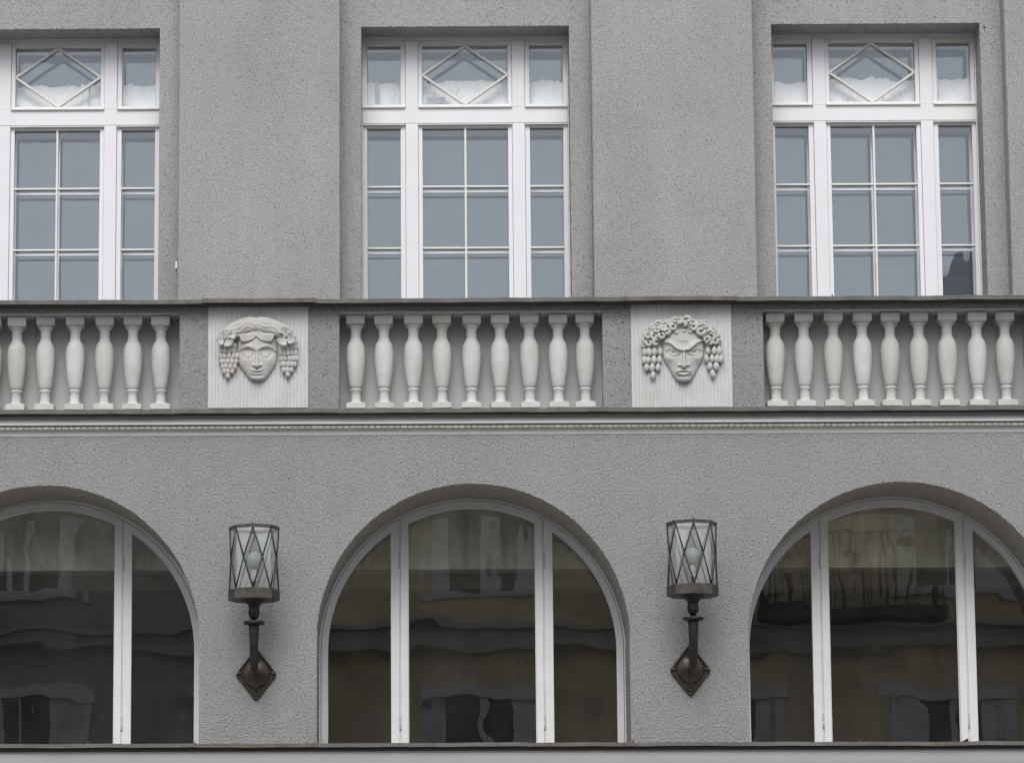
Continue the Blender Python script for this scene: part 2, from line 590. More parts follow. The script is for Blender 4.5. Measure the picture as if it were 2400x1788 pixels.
for cx, left, P, rgt in edges:
    mb = MB()
    path = left + P + rgt
    v = [(x, YL + 0.0005, z) for x, z in path] + [(x, YAF + 0.14, z) for x, z in path]
    n = len(path)
    mb.add(v, [(i, i + 1, i + 1 + n, i + n) for i in range(n - 1)])
    mb.quad((P[0][0], YL, zsill), (P[-1][0], YL, zsill), (P[-1][0], YAF + .14, zsill), (P[0][0], YAF + .14, zsill))
    bpart(mb, 'arch_reveal', 'reveal')

# plinth zone of the lower wall hidden by the sill cornice: cornice profile
cz = Z_LOW
prof = [(0.0, cz + 0.022), (YLOW + 0.02, Z_LOWB - 0.001), (YLOW + 0.035, Z_LOWB - 0.001), (YLOW + 0.035, Z_LOWB - 0.024)]
for i in range(13):
    a = math.radians(90 * i / 12)
    prof.append((YLOW + 0.045 + 0.115 * (1 - math.cos(a)), Z_LOWB - 0.026 - 0.17 * math.sin(a)))
prof += [(0.0, Z_LOWB - 0.20)]
L = MB()
L.profile(prof[3:], XL, XR, smooth=False)
bpart(L, 'sill_cornice', 'cove')
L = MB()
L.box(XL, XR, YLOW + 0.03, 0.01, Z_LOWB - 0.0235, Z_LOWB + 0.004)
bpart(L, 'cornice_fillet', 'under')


def sheets(name, xpx, py, Yfront, ztop, zbot, back, rise, mats, fin=0.02, jit=0.0015, step=None, yback_w=None):
    """folded metal sheets laid end to end, with a standing seam at each joint"""
    root = empty(name, (-X2, 0, 0), B)
    X = [XL] + [U(p, py, Yfront)[0] for p in xpx] + [XR]
    for i in range(len(X) - 1):
        dz = random.uniform(-jit, jit)
        yf = Yfront
        if step and i in step:
            yf -= step[i]
            dz += step[i] * 0.12
        mb = MB()
        x0, x1 = X[i] + 0.0008, X[i + 1] - 0.0008
        t0, t1 = random.uniform(-.0008, .0008), random.uniform(-.0008, .0008)
        n = 10
        for j in range(n):
            a, b = x0 + (x1 - x0) * j / n, x0 + (x1 - x0) * (j + 1) / n
            def sec(x, u_):
                wv = 0.0011 * math.sin(x * 9.1 + i) + 0.0008 * math.sin(x * 23 + 2 * i)
                d = dz + t0 * (1 - u_) + t1 * u_ + wv
                return [(x, back, ztop + rise + dz), (x, yf + 0.004, ztop + d), (x, yf, ztop - 0.003 + d), (x, yf, zbot + d), (x, yf + 0.006, zbot + d - 0.001), (x, yf + 0.006, zbot + 0.004 + d)]
            s0, s1 = sec(a, j / n), sec(b, (j + 1) / n)
            m_ = len(s0)
            mb.add(s0 + s1, [(q, q + m_, q + 1 + m_, q + 1) for q in range(m_ - 1)])
        o = mb.build('metal_sheet', mats[i % len(mats)] if not (step and i in step) else 'sheet_b', root)
        if i:
            f = MB()
            h = fin * random.uniform(0.7, 1.15)
            lean = random.uniform(-0.012, 0.006)
            f.add([(X[i] - .003, yf - .002, ztop - .02), (X[i] + .003, yf - .002, ztop - .02), (X[i] + .001 + lean, yf + .01, ztop + h), (X[i] + .003, back, ztop + rise + h * .6),
                   (X[i] - .003, back, ztop + rise)], [(0, 1, 2), (1, 3, 2), (0, 2, 3, 4), (0, 4, 1)])
            f.build('seam', 'iron' if fin > .01 else 'verd', root)
    return root


sheets('sill_flashing', [208, 456, 738, 990, 1237, 1487, 1768, 2019, 2270], 1740, YLOW, Z_LOW, Z_LOWB, YAF + 0.02, 0.03, ['sheet', 'sheet', 'sheet_b'], fin=0.022)
sheets('ledge_flashing', [165, 408, 791, 1122, 1426, 1745, 2086], 960, YLEDGE, Z_LEDGE, Z_LEDGEB, YPAR + 0.30, 0.078, ['sheet'], fin=0.005)
sheets('coping', [248, 475.8, 738.6, 963, 1238.5, 1463.8, 1726, 1953, 2228.5], 702, YCOP, Z_COP, Z_COPB, 0.44, 0.015, ['sheet'], fin=0.017, step={2: 0.012, 6: 0.012})

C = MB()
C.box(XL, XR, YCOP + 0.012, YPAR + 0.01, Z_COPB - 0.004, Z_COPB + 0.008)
bpart(C, 'coping_soffit', 'under')  # dark strip added to give the shade under the coping
# middle cornice: underside, cove, bead course, fascia
zt = Z_LEDGEB
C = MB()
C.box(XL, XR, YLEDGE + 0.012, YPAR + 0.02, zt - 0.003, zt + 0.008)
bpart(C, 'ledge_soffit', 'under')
ybead = -0.035
zline = zy(992.5, ybead)
prof = [(-0.016, zt - 0.004)]
zc0 = zt - 0.012
for i in range(11):
    a = math.radians(90 * i / 10)
    prof.append((-0.016 - 0.034 * (1 - math.cos(a)), zc0 - (zc0 - zline) * (1 - math.cos(a))))
prof[-1] = (-0.050, zline + 0.002)
prof += [(-0.048, zline), (-0.018, zline - 0.001), (-0.018, zy(1003.5, -0.018)), (-0.012, zy(1005, -0.012)), (-0.005, Z_FASC + .006), (-0.003, Z_FASC), (0.03, Z_FASC), (0.03, zt - 0.004)]
C = MB()
C.profile(prof, XL, XR)
bpart(C, 'cornice', 'cream')
# bead course
bc = empty('bead_course', (-X2, 0, 0), B)
px0, px1 = U(4, 998, ybead)[0], U(2396, 998, ybead)[0]
pitch = 15.25 * MPP * 0.995
zb0, zb1 = zy(994.0, ybead - 0.012), zy(1002.8, ybead - 0.012)
rb = (zb0 - zb1) / 2
mb = MB()
Lb = pitch * 0.47
mb.lathe([(rb * 0.80, -Lb), (rb * 0.97, -Lb * 0.88), (rb, -Lb * 0.6), (rb, Lb * 0.6), (rb * 0.97, Lb * 0.88), (rb * 0.80, Lb)], 12)
bead_me = mb.mesh('bead', MT['bead'])
nb = int((XR - XL) / pitch)
for i in range(nb):
    x = XL + pitch * (i + 0.5)
    if px0 - 0.5 < x < px1 + 0.5:
        inst('bead', bead_me, bc, (x, -0.018 - rb * 0.75, (zb0 + zb1) / 2 + random.uniform(-.0006, .0006)), (0, math.pi / 2, 0), (random.uniform(.96, 1.03),) * 2 + (random.uniform(.95, 1.0),))

# parapet with three niches for the balusters
XN = [(U(793.5, 850, YPAR)[0] - U(1102.7, 850, YPAR)[0]), (U(1412, 850, YPAR)[0] - U(1102.7, 850, YPAR)[0])]
HN = (XN[1] - XN[0]) / 2
Z_NT = zy(729.8, YPAR)
P = MB()
zpb = Z_LEDGE - 0.02
zpt = Z_COPB + 0.01
YNB = YPAR + 0.215


def ragged(x0, z0, x1, z1, n, j):
    return [(x0 + (x1 - x0) * i / n + (random.uniform(-j, j) if 0 < i < n and abs(x1 - x0) < 1e-6 else 0),
             z0 + (z1 - z0) * i / n + (random.uniform(-j, j) if 0 < i < n and abs(z1 - z0) < 1e-6 else 0)) for i in range(n + 1)]


cuts = []
for k in BAYS:
    cx = X2 + k * BAY
    cuts += [cx - HN, cx + HN]
cuts = [XL] + cuts + [XR]
niche_e = []
for i in range(0, len(cuts), 2):
    x0, x1 = cuts[i], cuts[i + 1]
    Lf = ragged(x0, zpb, x0, Z_NT, 90, 0.0014)
    Rt = ragged(x1, zpb, x1, Z_NT, 90, 0.0014)
    niche_e.append((Lf, Rt))
    poly = [Lf[0]] + Rt + [(x1, zpt), (x0, zpt)] + list(reversed(Lf[1:]))
    P.add([(x, YPAR, z) for x, z in poly], [tuple(range(len(poly)))])
tops = []
for q in range(3):
    x0, x1 = cuts[1 + 2 * q], cuts[2 + 2 * q]
    T_ = ragged(x0, Z_NT, x1, Z_NT, 150, 0.0018)
    tops.append(T_)
    poly = T_ + [(x1, zpt), (x0, zpt)]
    P.add([(x, YPAR, z) for x, z in poly], [tuple(range(len(poly)))])
P.quad((XL, YPAR, zpt), (XR, YPAR, zpt), (XR, 0.42, zpt), (XL, 0.42, zpt))
P.quad((XL, 0.42, zpt), (XR, 0.42, zpt), (XR, 0.42, zpb - .03), (XL, 0.42, zpb - .03))
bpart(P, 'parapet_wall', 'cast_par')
for q in range(3):
    mb = MB()
    e0, e1 = niche_e[q][1], niche_e[q + 1][0]
    for ed in (e0, e1, tops[q]):
        n = len(ed)
        mb.add([(x, YPAR + .0005, z) for x, z in ed] + [(x, YNB, z) for x, z in ed], [(i, i + 1, i + 1 + n, i + n) for i in range(n - 1)])
    mb.quad((e0[0][0], YNB, zpb), (e1[0][0], YNB, zpb), (e1[0][0], YNB, Z_NT), (e0[0][0], YNB, Z_NT))
    bpart(mb, 'niche_lining', 'niche')

mb = MB()
vx, vz0 = U(82, 742, YNB)
vpts = []
for i in range(13):
    t = i / 12
    vpts.append((vx + 0.010 * math.sin(t * 3), vz0 - 0.20 * t, 0.011 * (1 - t) ** .6 + .001))
vs = [(x - w_, YNB - .0012, z) for x, z, w_ in vpts] + [(x + w_ * .6, YNB - .0012, z) for x, z, w_ in vpts]
mb.add(vs, [(i, i + 13, i + 14, i + 1) for i in range(12)])
bpart(mb, 'verdigris_run', 'verd')
# upper wall, recessed, with window openings
ZW = 2.295                          # zoom factor of the crop the window was measured in
def wz(z, Y=YF):                    # crop row -> height
    return U(800 + 663 / ZW, z / ZW, Y)[1]
MZ = (U(800 + 1000 / ZW, 400, YF)[0] - U(800 + 0 / ZW, 400, YF)[0]) / 1000.0
HWO = (U(1334.3, 62, YWALL)[0] - U(847.2, 62, YWALL)[0]) / 2      # half width of the opening
zub = Z_COPB - 0.75
UW = MB()
ops = []
for k in BAYS:
    cx = XU + k * BAY
    ops += [cx - HWO, cx + HWO]
cu = [XL] + ops + [XR]
uedge = []
for i in range(0, len(cu), 2):
    x0, x1 = cu[i], cu[i + 1]
    Lf = ragged(x0, zub, x0, Z_HEAD, 160, 0.0012)
    Rt = ragged(x1, zub, x1, Z_HEAD, 160, 0.0012)
    uedge.append((Lf, Rt))
    poly = [Lf[0]] + Rt + [(x1, Z_TOP), (x0, Z_TOP)] + list(reversed(Lf[1:]))
    UW.add([(x, YWALL, z) for x, z in poly], [tuple(range(len(poly)))])
for q in range(3):
    x0, x1 = cu[1 + 2 * q], cu[2 + 2 * q]
    T_ = ragged(x0, Z_HEAD, x1, Z_HEAD, 140, 0.0022)
    poly = T_ + [(x1, Z_TOP), (x0, Z_TOP)]
    UW.add([(x, YWALL, z) for x, z in poly], [tuple(range(len(poly)))])
    for ed in (uedge[q][1], uedge[q + 1][0], T_):
        n = len(ed)
        UW.add([(x, YWALL, z) for x, z in ed] + [(x, YF + .1, z) for x, z in ed], [(i, i + 1, i + 1 + n, i + n) for i in range(n - 1)])
bpart(UW, 'upper_wall', 'cast_up')
hp = (U(796.4, 690, YPIL)[0] - U(414.8, 690, YPIL)[0]) / 2
for k in (-1.5, -.5, .5, 1.5):
    cx = XU + k * BAY
    if k == -1.5:
        x0, x1 = XL, cx + hp
    elif k == 1.5:
        x0, x1 = cx - hp, XR
    else:
        x0, x1 = cx - hp, cx + hp
    mb = MB()
    r = 0.014
    sec = [(x0, YWALL)]
    for i in range(6):
        a = math.pi / 2 * i / 5
        sec.append((x0 + r * (1 - math.cos(a)), YPIL + r * (1 - math.sin(a))))
    sec += [(x1 - .004, YPIL), (x1, YPIL + .004), (x1, YWALL)]
    nz = 60
    vs, fs = [], []
    for j in range(nz + 1):
        z = zub + (Z_TOP - zub) * j / nz
        dx = random.uniform(-.001, .001)
        for (x, y) in sec:
            vs.append((x + (dx if y > YPIL else 0), y, z))
    m_ = len(sec)
    for j in range(nz):
        for i in range(m_ - 1):
            fs.append((j * m_ + i, j * m_ + i + 1, (j + 1) * m_ + i + 1, (j + 1) * m_ + i))
    mb.add(vs, fs)
    bpart(mb, 'pilaster', 'cast_up')
# gutter floor behind the parapet and top slab
mb = MB()
mb.box(XL, XR, 0.42, YF + 0.3, zub - 0.2, Z_COPB - 0.18)
bpart(mb, 'terrace_slab', 'paving')
mb = MB()
mb.box(XL, XR, YWALL, 5.5, Z_TOP, Z_TOP + 0.2)
mb.box(XL - 0.2, XL, 0.02, 5.5, 0, Z_TOP + 0.2)
mb.box(XR, XR + 0.2, 0.02, 5.5, 0, Z_TOP + 0.2)
mb.box(XL, XR, 5.5, 5.7, 0, Z_TOP + 0.2)
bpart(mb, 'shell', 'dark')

# rooms behind the glass
zfl = zub - 0.15
mb = MB()
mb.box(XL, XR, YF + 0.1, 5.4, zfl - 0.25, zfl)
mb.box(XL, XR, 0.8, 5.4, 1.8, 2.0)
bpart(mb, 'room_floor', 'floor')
mb = MB()
for k in (-.5, .5):
    cx = X2 + k * BAY
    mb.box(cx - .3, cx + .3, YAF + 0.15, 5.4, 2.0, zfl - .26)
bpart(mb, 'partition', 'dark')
YBK = YAF + 0.17
Z_BK = zy(1333, YBK)
mb = MB()
for k in BAYS:
    cx = X2 + k * BAY
    mb.box(cx - R_ARCH - .05, cx + R_ARCH + .05, YBK, YBK + 0.2, Z_BK, zfl - .26)
    bpart(mb, 'bulkhead', 'bulk' if k == 1 else 'bulk_g')
    mb = MB()
mb = MB()
YB2 = YAF + 0.55
Z_B2 = zy(1379, YB2)
mb.box(XL, XR, YB2, YB2 + 0.2, Z_B2, zfl - .27)
bpart(mb, 'inner_beam', 'bulk2')
mb = MB()
mb.box(XL, XR, YB2 + .21, 5.3, Z_B2 + .3, Z_B2 + .34)
bpart(mb, 'room_ceiling', 'bulk2')

# ------------------------------------------------------------------ upper windows
hG, hS, hM = 235 * MZ, 254 * MZ, 321 * MZ
hg0, hg1, hs1 = 344 * MZ, 533 * MZ, 552 * MZ
hO = HWO + 0.04
zft = Z_HEAD + 0.06
zT0, zT1 = wz(238), wz(562)          # transom glass top, bottom
zs0, zs1 = wz(216), wz(579)
zL0 = wz(664)
zg0 = wz(685)
zb = [wz(1000), wz(1330), wz(1330) - (wz(1000) - wz(1330))]
zbot = Z_COPB - 0.16
barh = 5.2 * MZ
YG = YF + 0.042
YI = YG + 0.125


def rect_ring(mb, x0, x1, z0, z1, wl, wr, wb, wt, y0, y1):
    mb.box(x0, x0 + wl, y0, y1, z0, z1)
    mb.box(x1 - wr, x1, y0, y1, z0, z1)
    mb.box(x0 + wl, x1 - wr, y0, y1, z0, z0 + wb)
    mb.box(x0 + wl, x1 - wr, y0, y1, z1 - wt, z1)


def make_window():
    W = empty('window', (0, YF, 0))
    off = (0, -YF, 0)
    m = MB()
    m.box(-hO, -hs1, YF, YF + .2, zbot, zft)
    m.box(hs1, hO, YF, YF + .2, zbot, zft)
    m.box(-hs1, hs1, YF + .001, YF + .2, zs0, zft)
    m.box(-hs1, hs1, YF - .006, YF + .2, zL0, zs1)
    for s in (-1, 1):
        a, b = sorted((s * hS, s * hM))
        m.box(a, b, YF - .004, YF + .2, zs1 + .0005, zs0)
        m.box(a, b, YF - .004, YF + .2, zbot, zL0 - .0005)
    m.build('frame', 'white', W, off, bevel=.003)
    cols = [(-hs1, -hg1, -hg0, -hM), (-hS, -hG, hG, hS), (hM, hg0, hg1, hs1)]
    ys0, ys1 = YF + .012, YF + .06
    for ci, (xo0, xg0, xg1, xo1) in enumerate(cols):
        s_ = MB()
        rect_ring(s_, xo0 + .001, xo1 - .001, zs1 + .001, zs0 - .001, xg0 - xo0, xo1 - xg1, zT1 - zs1, zs0 - zT0, ys0, ys1)
        sash = s_.build('transom_sash', 'white', W, off, bevel=.003)
        # inner rebate bead round the glass
        b = MB()
        rect_ring(b, xg0 - .001, xg1 + .001, zT1 - .001, zT0 + .001, .007, .007, .007, .007, ys0 + .010, YG - .003)
        b.build('glazing_bead', 'bar', sash, bevel=.001)
        d = MB()
        d.profile([(YF + .012, zs1 + .016), (YF - .022, zs1 + .004), (YF - .022, zs1 - .004), (YF + .012, zs1 - .004)], xo0 + .002, xo1 - .002)
        d.build('drip_moulding', 'bar', sash, bevel=.001)
        if ci == 1:
            cz_, cxm = (zT0 + zT1) / 2, 0.0
            hw, hh = (xg1 - xg0) / 2 - .006, (zT0 - zT1) / 2 - .006
            t = .0078
            pts = [(-hw, cz_), (0, cz_ - hh), (hw, cz_), (0, cz_ + hh)]
            for i in range(4):
                (xa, za), (xb, zb_) = pts[i], pts[(i + 1) % 4]
                nx, nz_ = (zb_ - za), -(xb - xa)
                ln = math.hypot(nx, nz_)
                nx, nz_ = nx / ln * t, nz_ / ln * t
                gb = MB()
                gb.prism([(xa - nx, za - nz_), (xa + nx, za + nz_), (xb + nx, zb_ + nz_), (xb - nx, zb_ - nz_)], YG - .026 - .0003 * i, YG + .008)
                gb.build('glazing_bar', 'bar', sash, bevel=.0025)
            pn = MB()
            pn.prism(pts, YG, YG + .004)
            pn.build('pane', 'glass_up', sash)
            for sx in (-1, 1):
                for sz in (-1, 1):
                    tri = [(sx * (hw + .004), cz_ + sz * .001), (sx * (hw + .004), cz_ + sz * (hh + .004)), (sx * .001, cz_ + sz * (hh + .004))]
                    pn = MB()
                    pn.prism(tri, YG + .0005, YG + .0045)
                    pn.build('pane', 'glass_up', sash)
        else:
            pn = MB()
            pn.box(xg0 - .004, xg1 + .004, YG, YG + .004, zT1 - .004, zT0 + .004)
            pn.build('pane', 'glass_up', sash)
        # lower casement
        s_ = MB()
        rect_ring(s_, xo0 + .001, xo1 - .001, zbot + .001, zL0 - .001, xg0 - xo0, xo1 - xg1, .06, zL0 - zg0, ys0, ys1)
        sash = s_.build('casement', 'white', W, off, bevel=.003)
        b = MB()
        rect_ring(b, xg0 - .001, xg1 + .001, zbot + .058, zg0 + .001, .006, .006, .006, .006, ys0 + .010, YG - .003)
        b.build('glazing_bead', 'bar', sash, bevel=.001)
        d = MB()
        d.profile([(YF + .012, zL0 - .003), (YF - .012, zL0 - .006), (YF - .012, zL0 - .012), (YF + .012, zL0 - .014)], xo0 + .002, xo1 - .002)
        d.build('drip_moulding', 'bar', sash, bevel=.001)
        rows = [zg0] + zb + [zbot + .06]
        xsplit = [xg0, xg1] if ci != 1 else [xg0, 0.0, xg1]
        for zz in zb:
            gb = MB()
            gb.box(xg0, xg1, YG - .024, YG + .006, zz - barh, zz + barh)
            gb.build('glazing_bar', 'bar', sash, bevel=.0025)
        if ci == 1:
            gb = MB()
            gb.box(-barh * 1.1, barh * 1.1, YG - .027, YG + .007, zbot + .06, zg0)
            gb.build('glazing_bar', 'bar', sash, bevel=.0025)
        for r_ in range(len(rows) - 1):
            for c_ in range(len(xsplit) - 1):
                pn = MB()
                ty = random.uniform(-.0012, .0012)
                a, b_ = xsplit[c_] + (.001 if c_ else -.003), xsplit[c_ + 1]
                pn.box(a, b_, YG + ty * .3, YG + .004 + ty * .3, rows[r_ + 1] + .001, rows[r_] - .001)
                p_ = pn.build('pane', 'glass_up', sash)
        # second sash further in (double window)
        s_ = MB()
        rect_ring(s_, xo0 + .002, xo1 - .002, zT1 - .03, zT0 + .03, xg0 - xo0, xo1 - xg1, .035, .035, YI, YI + .04)
        inner = s_.build('inner_sash', 'white', W, off, bevel=.003)
        pn = MB()
        pn.box(xg0 - .003, xg1 + .003, YI + .015, YI + .019, zT1, zT0)
        pn.build('pane', 'glass_up', inner)
        s_ = MB()
        rect_ring(s_, xo0 + .002, xo1 - .002, zbot, zg0 + .02, xg0 - xo0, xo1 - xg1, .05, .035, YI, YI + .04)
        inner = s_.build('inner_sash', 'white', W, off, bevel=.003)
        for zz in zb:
            gb = MB()
            gb.box(xg0, xg1, YI - .002, YI + .022, zz - barh * 1.1, zz + barh * 1.1)
            gb.build('glazing_bar', 'white', inner, bevel=.002)
        if ci == 1:
            gb = MB()
            gb.box(-barh, barh, YI - .004, YI + .024, zbot + .05, zg0)
            gb.build('glazing_bar', 'white', inner, bevel=.002)
        pn = MB()
        pn.box(xg0 - .003, xg1 + .003, YI + .010, YI + .014, zbot + .04, zg0)
        pn.build('pane', 'glass_up', inner)
    return W


W0 = make_window()
wl = {-1: 'tall white window cut by the left edge, its left lights out of view',
      0: 'tall white three-light window complete above the middle balustrade, diamond transom on top',
      1: 'tall white window on the right whose lowest right pane mirrors a dark roof slope'}
for k in BAYS:
    o = W0 if k == 0 else copy_tree(W0)
    o.location = (XU + k * BAY - (.009 if k < 0 else 0), YF, 0)
    tag(o, wl[k], 'window', 'tall double windows of the upper storey')


def crumple(x0, x1, z0, z1, y, seed):
    mb = MB()
    r_ = random.Random(seed)
    nx, nz = 260, 30
    ph = [(r_.uniform(3, 16), r_.uniform(0, 6), r_.uniform(.3, 1)) for _ in range(9)]
    steps = [r_.uniform(-.014, .010) for _ in range(5)]
    vs, fs = [], []
    walk = 0.0
    for i in range(nx + 1):
        u_ = i / nx
        x = x0 + (x1 - x0) * u_
        walk = walk * .86 + r_.uniform(-.0042, .0042)
        spike = .012 if r_.random() < .02 else 0
        top = z1 + steps[min(4, int(u_ * 5))] + walk + spike + 0.004 * math.sin(u_ * 40 + ph[1][1])
        for j in range(nz + 1):
            v_ = j / nz
            z = z0 + (top - z0) * v_
            d = sum(a * math.sin(u_ * f * 5.1 + v_ * f * 1.3 * (1 if f > 8 else -1) + p) for f, p, a in ph) * 0.0018 + 0.02 * (1 - v_)
            d += 0.003 * abs(math.sin(u_ * 61 + 3 * v_ + ph[2][1]))
            vs.append((x, y - d + 0.03 * v_ * v_, z))
    for i in range(nx):
        for j in range(nz):
            a = i * (nz + 1) + j
            fs.append((a, a + nz + 1, a + nz + 2, a + 1))
    mb.add(vs, fs, False)
    return mb


pl = {-1: 'crumpled white sheet stuffed behind the top lights of the window at the left edge',
      0: 'crumpled white sheet with a grey gap standing behind the top lights of the middle window',
      1: 'crumpled white sheet behind the top lights of the window on the right'}
for k in BAYS:
    zt_ = wz(438, YG + .07)
    zb_ = wz(600, YG + .07)
    mb = crumple(-hs1, hs1, zb_ - .05, zt_, 0.0, 11 + k)
    o = mb.build('paper_sheet', 'paper', None, (XU + k * BAY, YG + .07, 0))
    sol = o.modifiers.new('thick', 'SOLIDIFY')
    sol.thickness = 0.002
    rr_ = random.Random(40 + k)
    for q_ in range(4):
        xx = rr_.uniform(-hs1 * .95, hs1 * .95)
        zz = zb_ + rr_.uniform(.01, .11)
        m = MB()
        m.tube([(xx, -.040, zz), (xx + rr_.uniform(-.008, .008), -.042, zz + rr_.uniform(.008, .03)), (xx + rr_.uniform(-.02, .02), -.040, zz + rr_.uniform(.02, .05))], [.0012, .0028, .001], 6)
        m.build('tear', 'stain_grey', o)
    if k == 0:
        xa, za = U(1000, 241, YG + .03)
        xb_, zb2 = U(1043, 229, YG + .03)
        m = MB()
        m.box(xa - XU, xb_ - XU, -.046, -.043, za, zb2)
        m.build('grey_gap', 'stain_grey', o)
    for xs0, zt2 in {0: [(880, 188), (886, 192)], -1: [(208, 190)], 1: []}[k]:
        xa, _z = U(xs0, 240, YG + .03)
        m = MB()
        m.box(xa - (XU + k * BAY), xa - (XU + k * BAY) + .008, -.046, -.042, zb_, U(xs0, zt2, YG + .03)[1])
        m.build('fold_edge', 'stain_grey', o)
    tag(o, pl[k], 'paper sheet', 'white sheets behind the transoms')

# ------------------------------------------------------------------ arched windows
YAG = YAF + 0.035
axs = lambda px: U(px, 1500, YAG)[0] - X2
RG = (U(1444.3, 1600, YAG)[0] - U(767.9, 1600, YAG)[0]) / 2
s24 = MPP * (25 + YAF) / 25 / 2.401
hj0, hj1, hj2, hj3 = 361 * s24, 403 * s24, 409 * s24, 458 * s24
RF = R_ARCH + .03
zab = Z_LOW - 0.12
print('glass arc top', Z_SPR + RG, 'photo', zy(1193.7, YAG), 'RG', RG, 'R', R_ARCH, 'frame outer top photo', zy(1100 + 170 / 2.401, YAF))


def arc_strip(R, x0, x1, n):
    out = []
    for i in range(n + 1):
        x = x0 + (x1 - x0) * i / n
        out.append((x, Z_SPR + math.sqrt(max(0, R * R - x * x))))
    return out


def arc_ang(R, a0, a1, n):
    return [(R * math.cos(a0 + (a1 - a0) * i / n), Z_SPR + R * math.sin(a0 + (a1 - a0) * i / n)) for i in range(n + 1)]


def band(mb, outer, inner, y0, y1):
    n = len(outer)
    v = [(x, y0, z) for x, z in outer] + [(x, y0, z) for x, z in inner] + [(x, y1, z) for x, z in outer] + [(x, y1, z) for x, z in inner]
    f = []
    for i in range(n - 1):
        f += [(i, i + 1, n + i + 1, n + i), (n + i, n + i + 1, 3 * n + i + 1, 3 * n + i), (2 * n + i, 2 * n + i + 1, i + 1, i), (2 * n + i + 1, 2 * n + i, 3 * n + i, 3 * n + i + 1)]
    f += [(0, n, 3 * n, 2 * n), (n - 1, 3 * n - 1, 4 * n - 1, 2 * n - 1)]
    mb.add(v, f)


def make_arch_window():
    W = empty('arched_window', (0, YAF, 0))
    off = (0, -YAF, 0)
    m = MB()
    ro, ri = RF, RG + .046
    o_ = [(-ro, zab)] + arc_ang(ro, math.pi, 0, 72) + [(ro, zab)]
    i_ = [(-ri, zab)] + arc_ang(ri, math.pi, 0, 72) + [(ri, zab)]
    band(m, o_, i_, YAF - .004, YAF + .08)
    for s in (-1, 1):
        a, b = sorted((s * hj1, s * hj2))
        m.box(a, b, YAF + .004, YAF + .078, zab, Z_SPR + math.sqrt(ri ** 2 - hj2 ** 2))
    m.build('frame', 'ivory', W, off, bevel=.002)
    # middle casement
    c = MB()
    Ri2 = ri - .003
    top_o = arc_strip(Ri2, -hj1 + .001, hj1 - .001, 40)
    top_i = arc_strip(RG, -hj0, hj0, 40)
    band(c, [(-hj1 + .001, zab)] + top_o + [(hj1 - .001, zab)], [(-hj0, zab)] + top_i + [(hj0, zab)], YAF, YAF + .06)
    cs = c.build('casement', 'ivory', W, off, bevel=.003)
    p = MB()
    pts = [(-hj0 - .004, zab), (hj0 + .004, zab)] + list(reversed(arc_strip(RG + .004, -hj0 - .004, hj0 + .004, 40)))
    p.prism(pts, YAG, YAG + .005)
    p.build('pane', 'glass_low', cs)
    b = MB()
    band(b, [(-hj0 + .0, zab)] + arc_strip(RG, -hj0, hj0, 40) + [(hj0, zab)], [(-hj0 + .005, zab)] + arc_strip(RG - .006, -hj0 + .005, hj0 - .005, 40) + [(hj0 - .005, zab)], YAG - .015, YAG - .002)
    b.build('glazing_bead', 'bar', cs)
    for s in (-1, 1):
        c = MB()
        xe = hj2 + .001
        a_s = math.acos(xe / Ri2)
        a_i = math.acos(hj3 / RG)
        oo = [(s * xe, zab), (s * xe, Z_SPR + Ri2 * math.sin(a_s))] + [(s * x, z) for x, z in arc_ang(Ri2, a_s, 0, 30)][1:] + [(s * Ri2, zab)]
        ii = [(s * hj3, zab), (s * hj3, Z_SPR + RG * math.sin(a_i))] + [(s * x, z) for x, z in arc_ang(RG, a_i, 0, 30)][1:] + [(s * RG, zab)]
        band(c, oo, ii, YAF + .0005, YAF + .06)
        cs = c.build('casement', 'ivory', W, off, bevel=.003)
        p = MB()
        a_g = math.acos((hj3 - .004) / (RG + .004))
        pts = [(s * (hj3 - .004), zab), (s * (RG + .004), zab)] + [(s * x, z) for x, z in arc_ang(RG + .004, 0, a_g, 30)]
        if s < 0:
            pts = list(reversed(pts))
        p.prism(pts, YAG + .001, YAG + .006)
        p.build('pane', 'glass_low', cs)
        for z0 in (zy(1100 + 515 / 2.401, YAF), zy(1100 + 1415 / 2.401, YAF)):
            h = MB()
            h.lathe([(.0045, -.048), (.006, -.046), (.006, -.002), (.005, 0), (.006, .002), (.006, .046), (.0045, .048)], 10, (s * (hj1 + hj2) / 2, YAF - .004, z0))
            h.build('hinge', 'hinge', W, off)
        k_ = MB()
        zk = zab + .22 + .1 * random.random()
        k_.box(s * RG - .012, s * RG + .012, YAF - .012, YAF, zk, zk + .012)
    return W


AW = make_arch_window()
al = {-1: 'dark arched window running out of the left edge, left of both wall lanterns',
      0: 'dark arched window in the middle, between the two wall lanterns',
      1: 'dark brownish arched window on the right, cut by the picture edge'}
for k in BAYS:
    o = AW if k == 0 else copy_tree(AW)
    o.location = (X2 + k * BAY - (.009 if k < 0 else 0), YAF, 0)
    tag(o, al[k], 'window', 'arched windows of the arcade')

# ------------------------------------------------------------------ balustrades
YB = YPAR + 0.115
SB = MPP * (25 + YB) / 25 / 6.353          # metres per crop pixel for the baluster crop


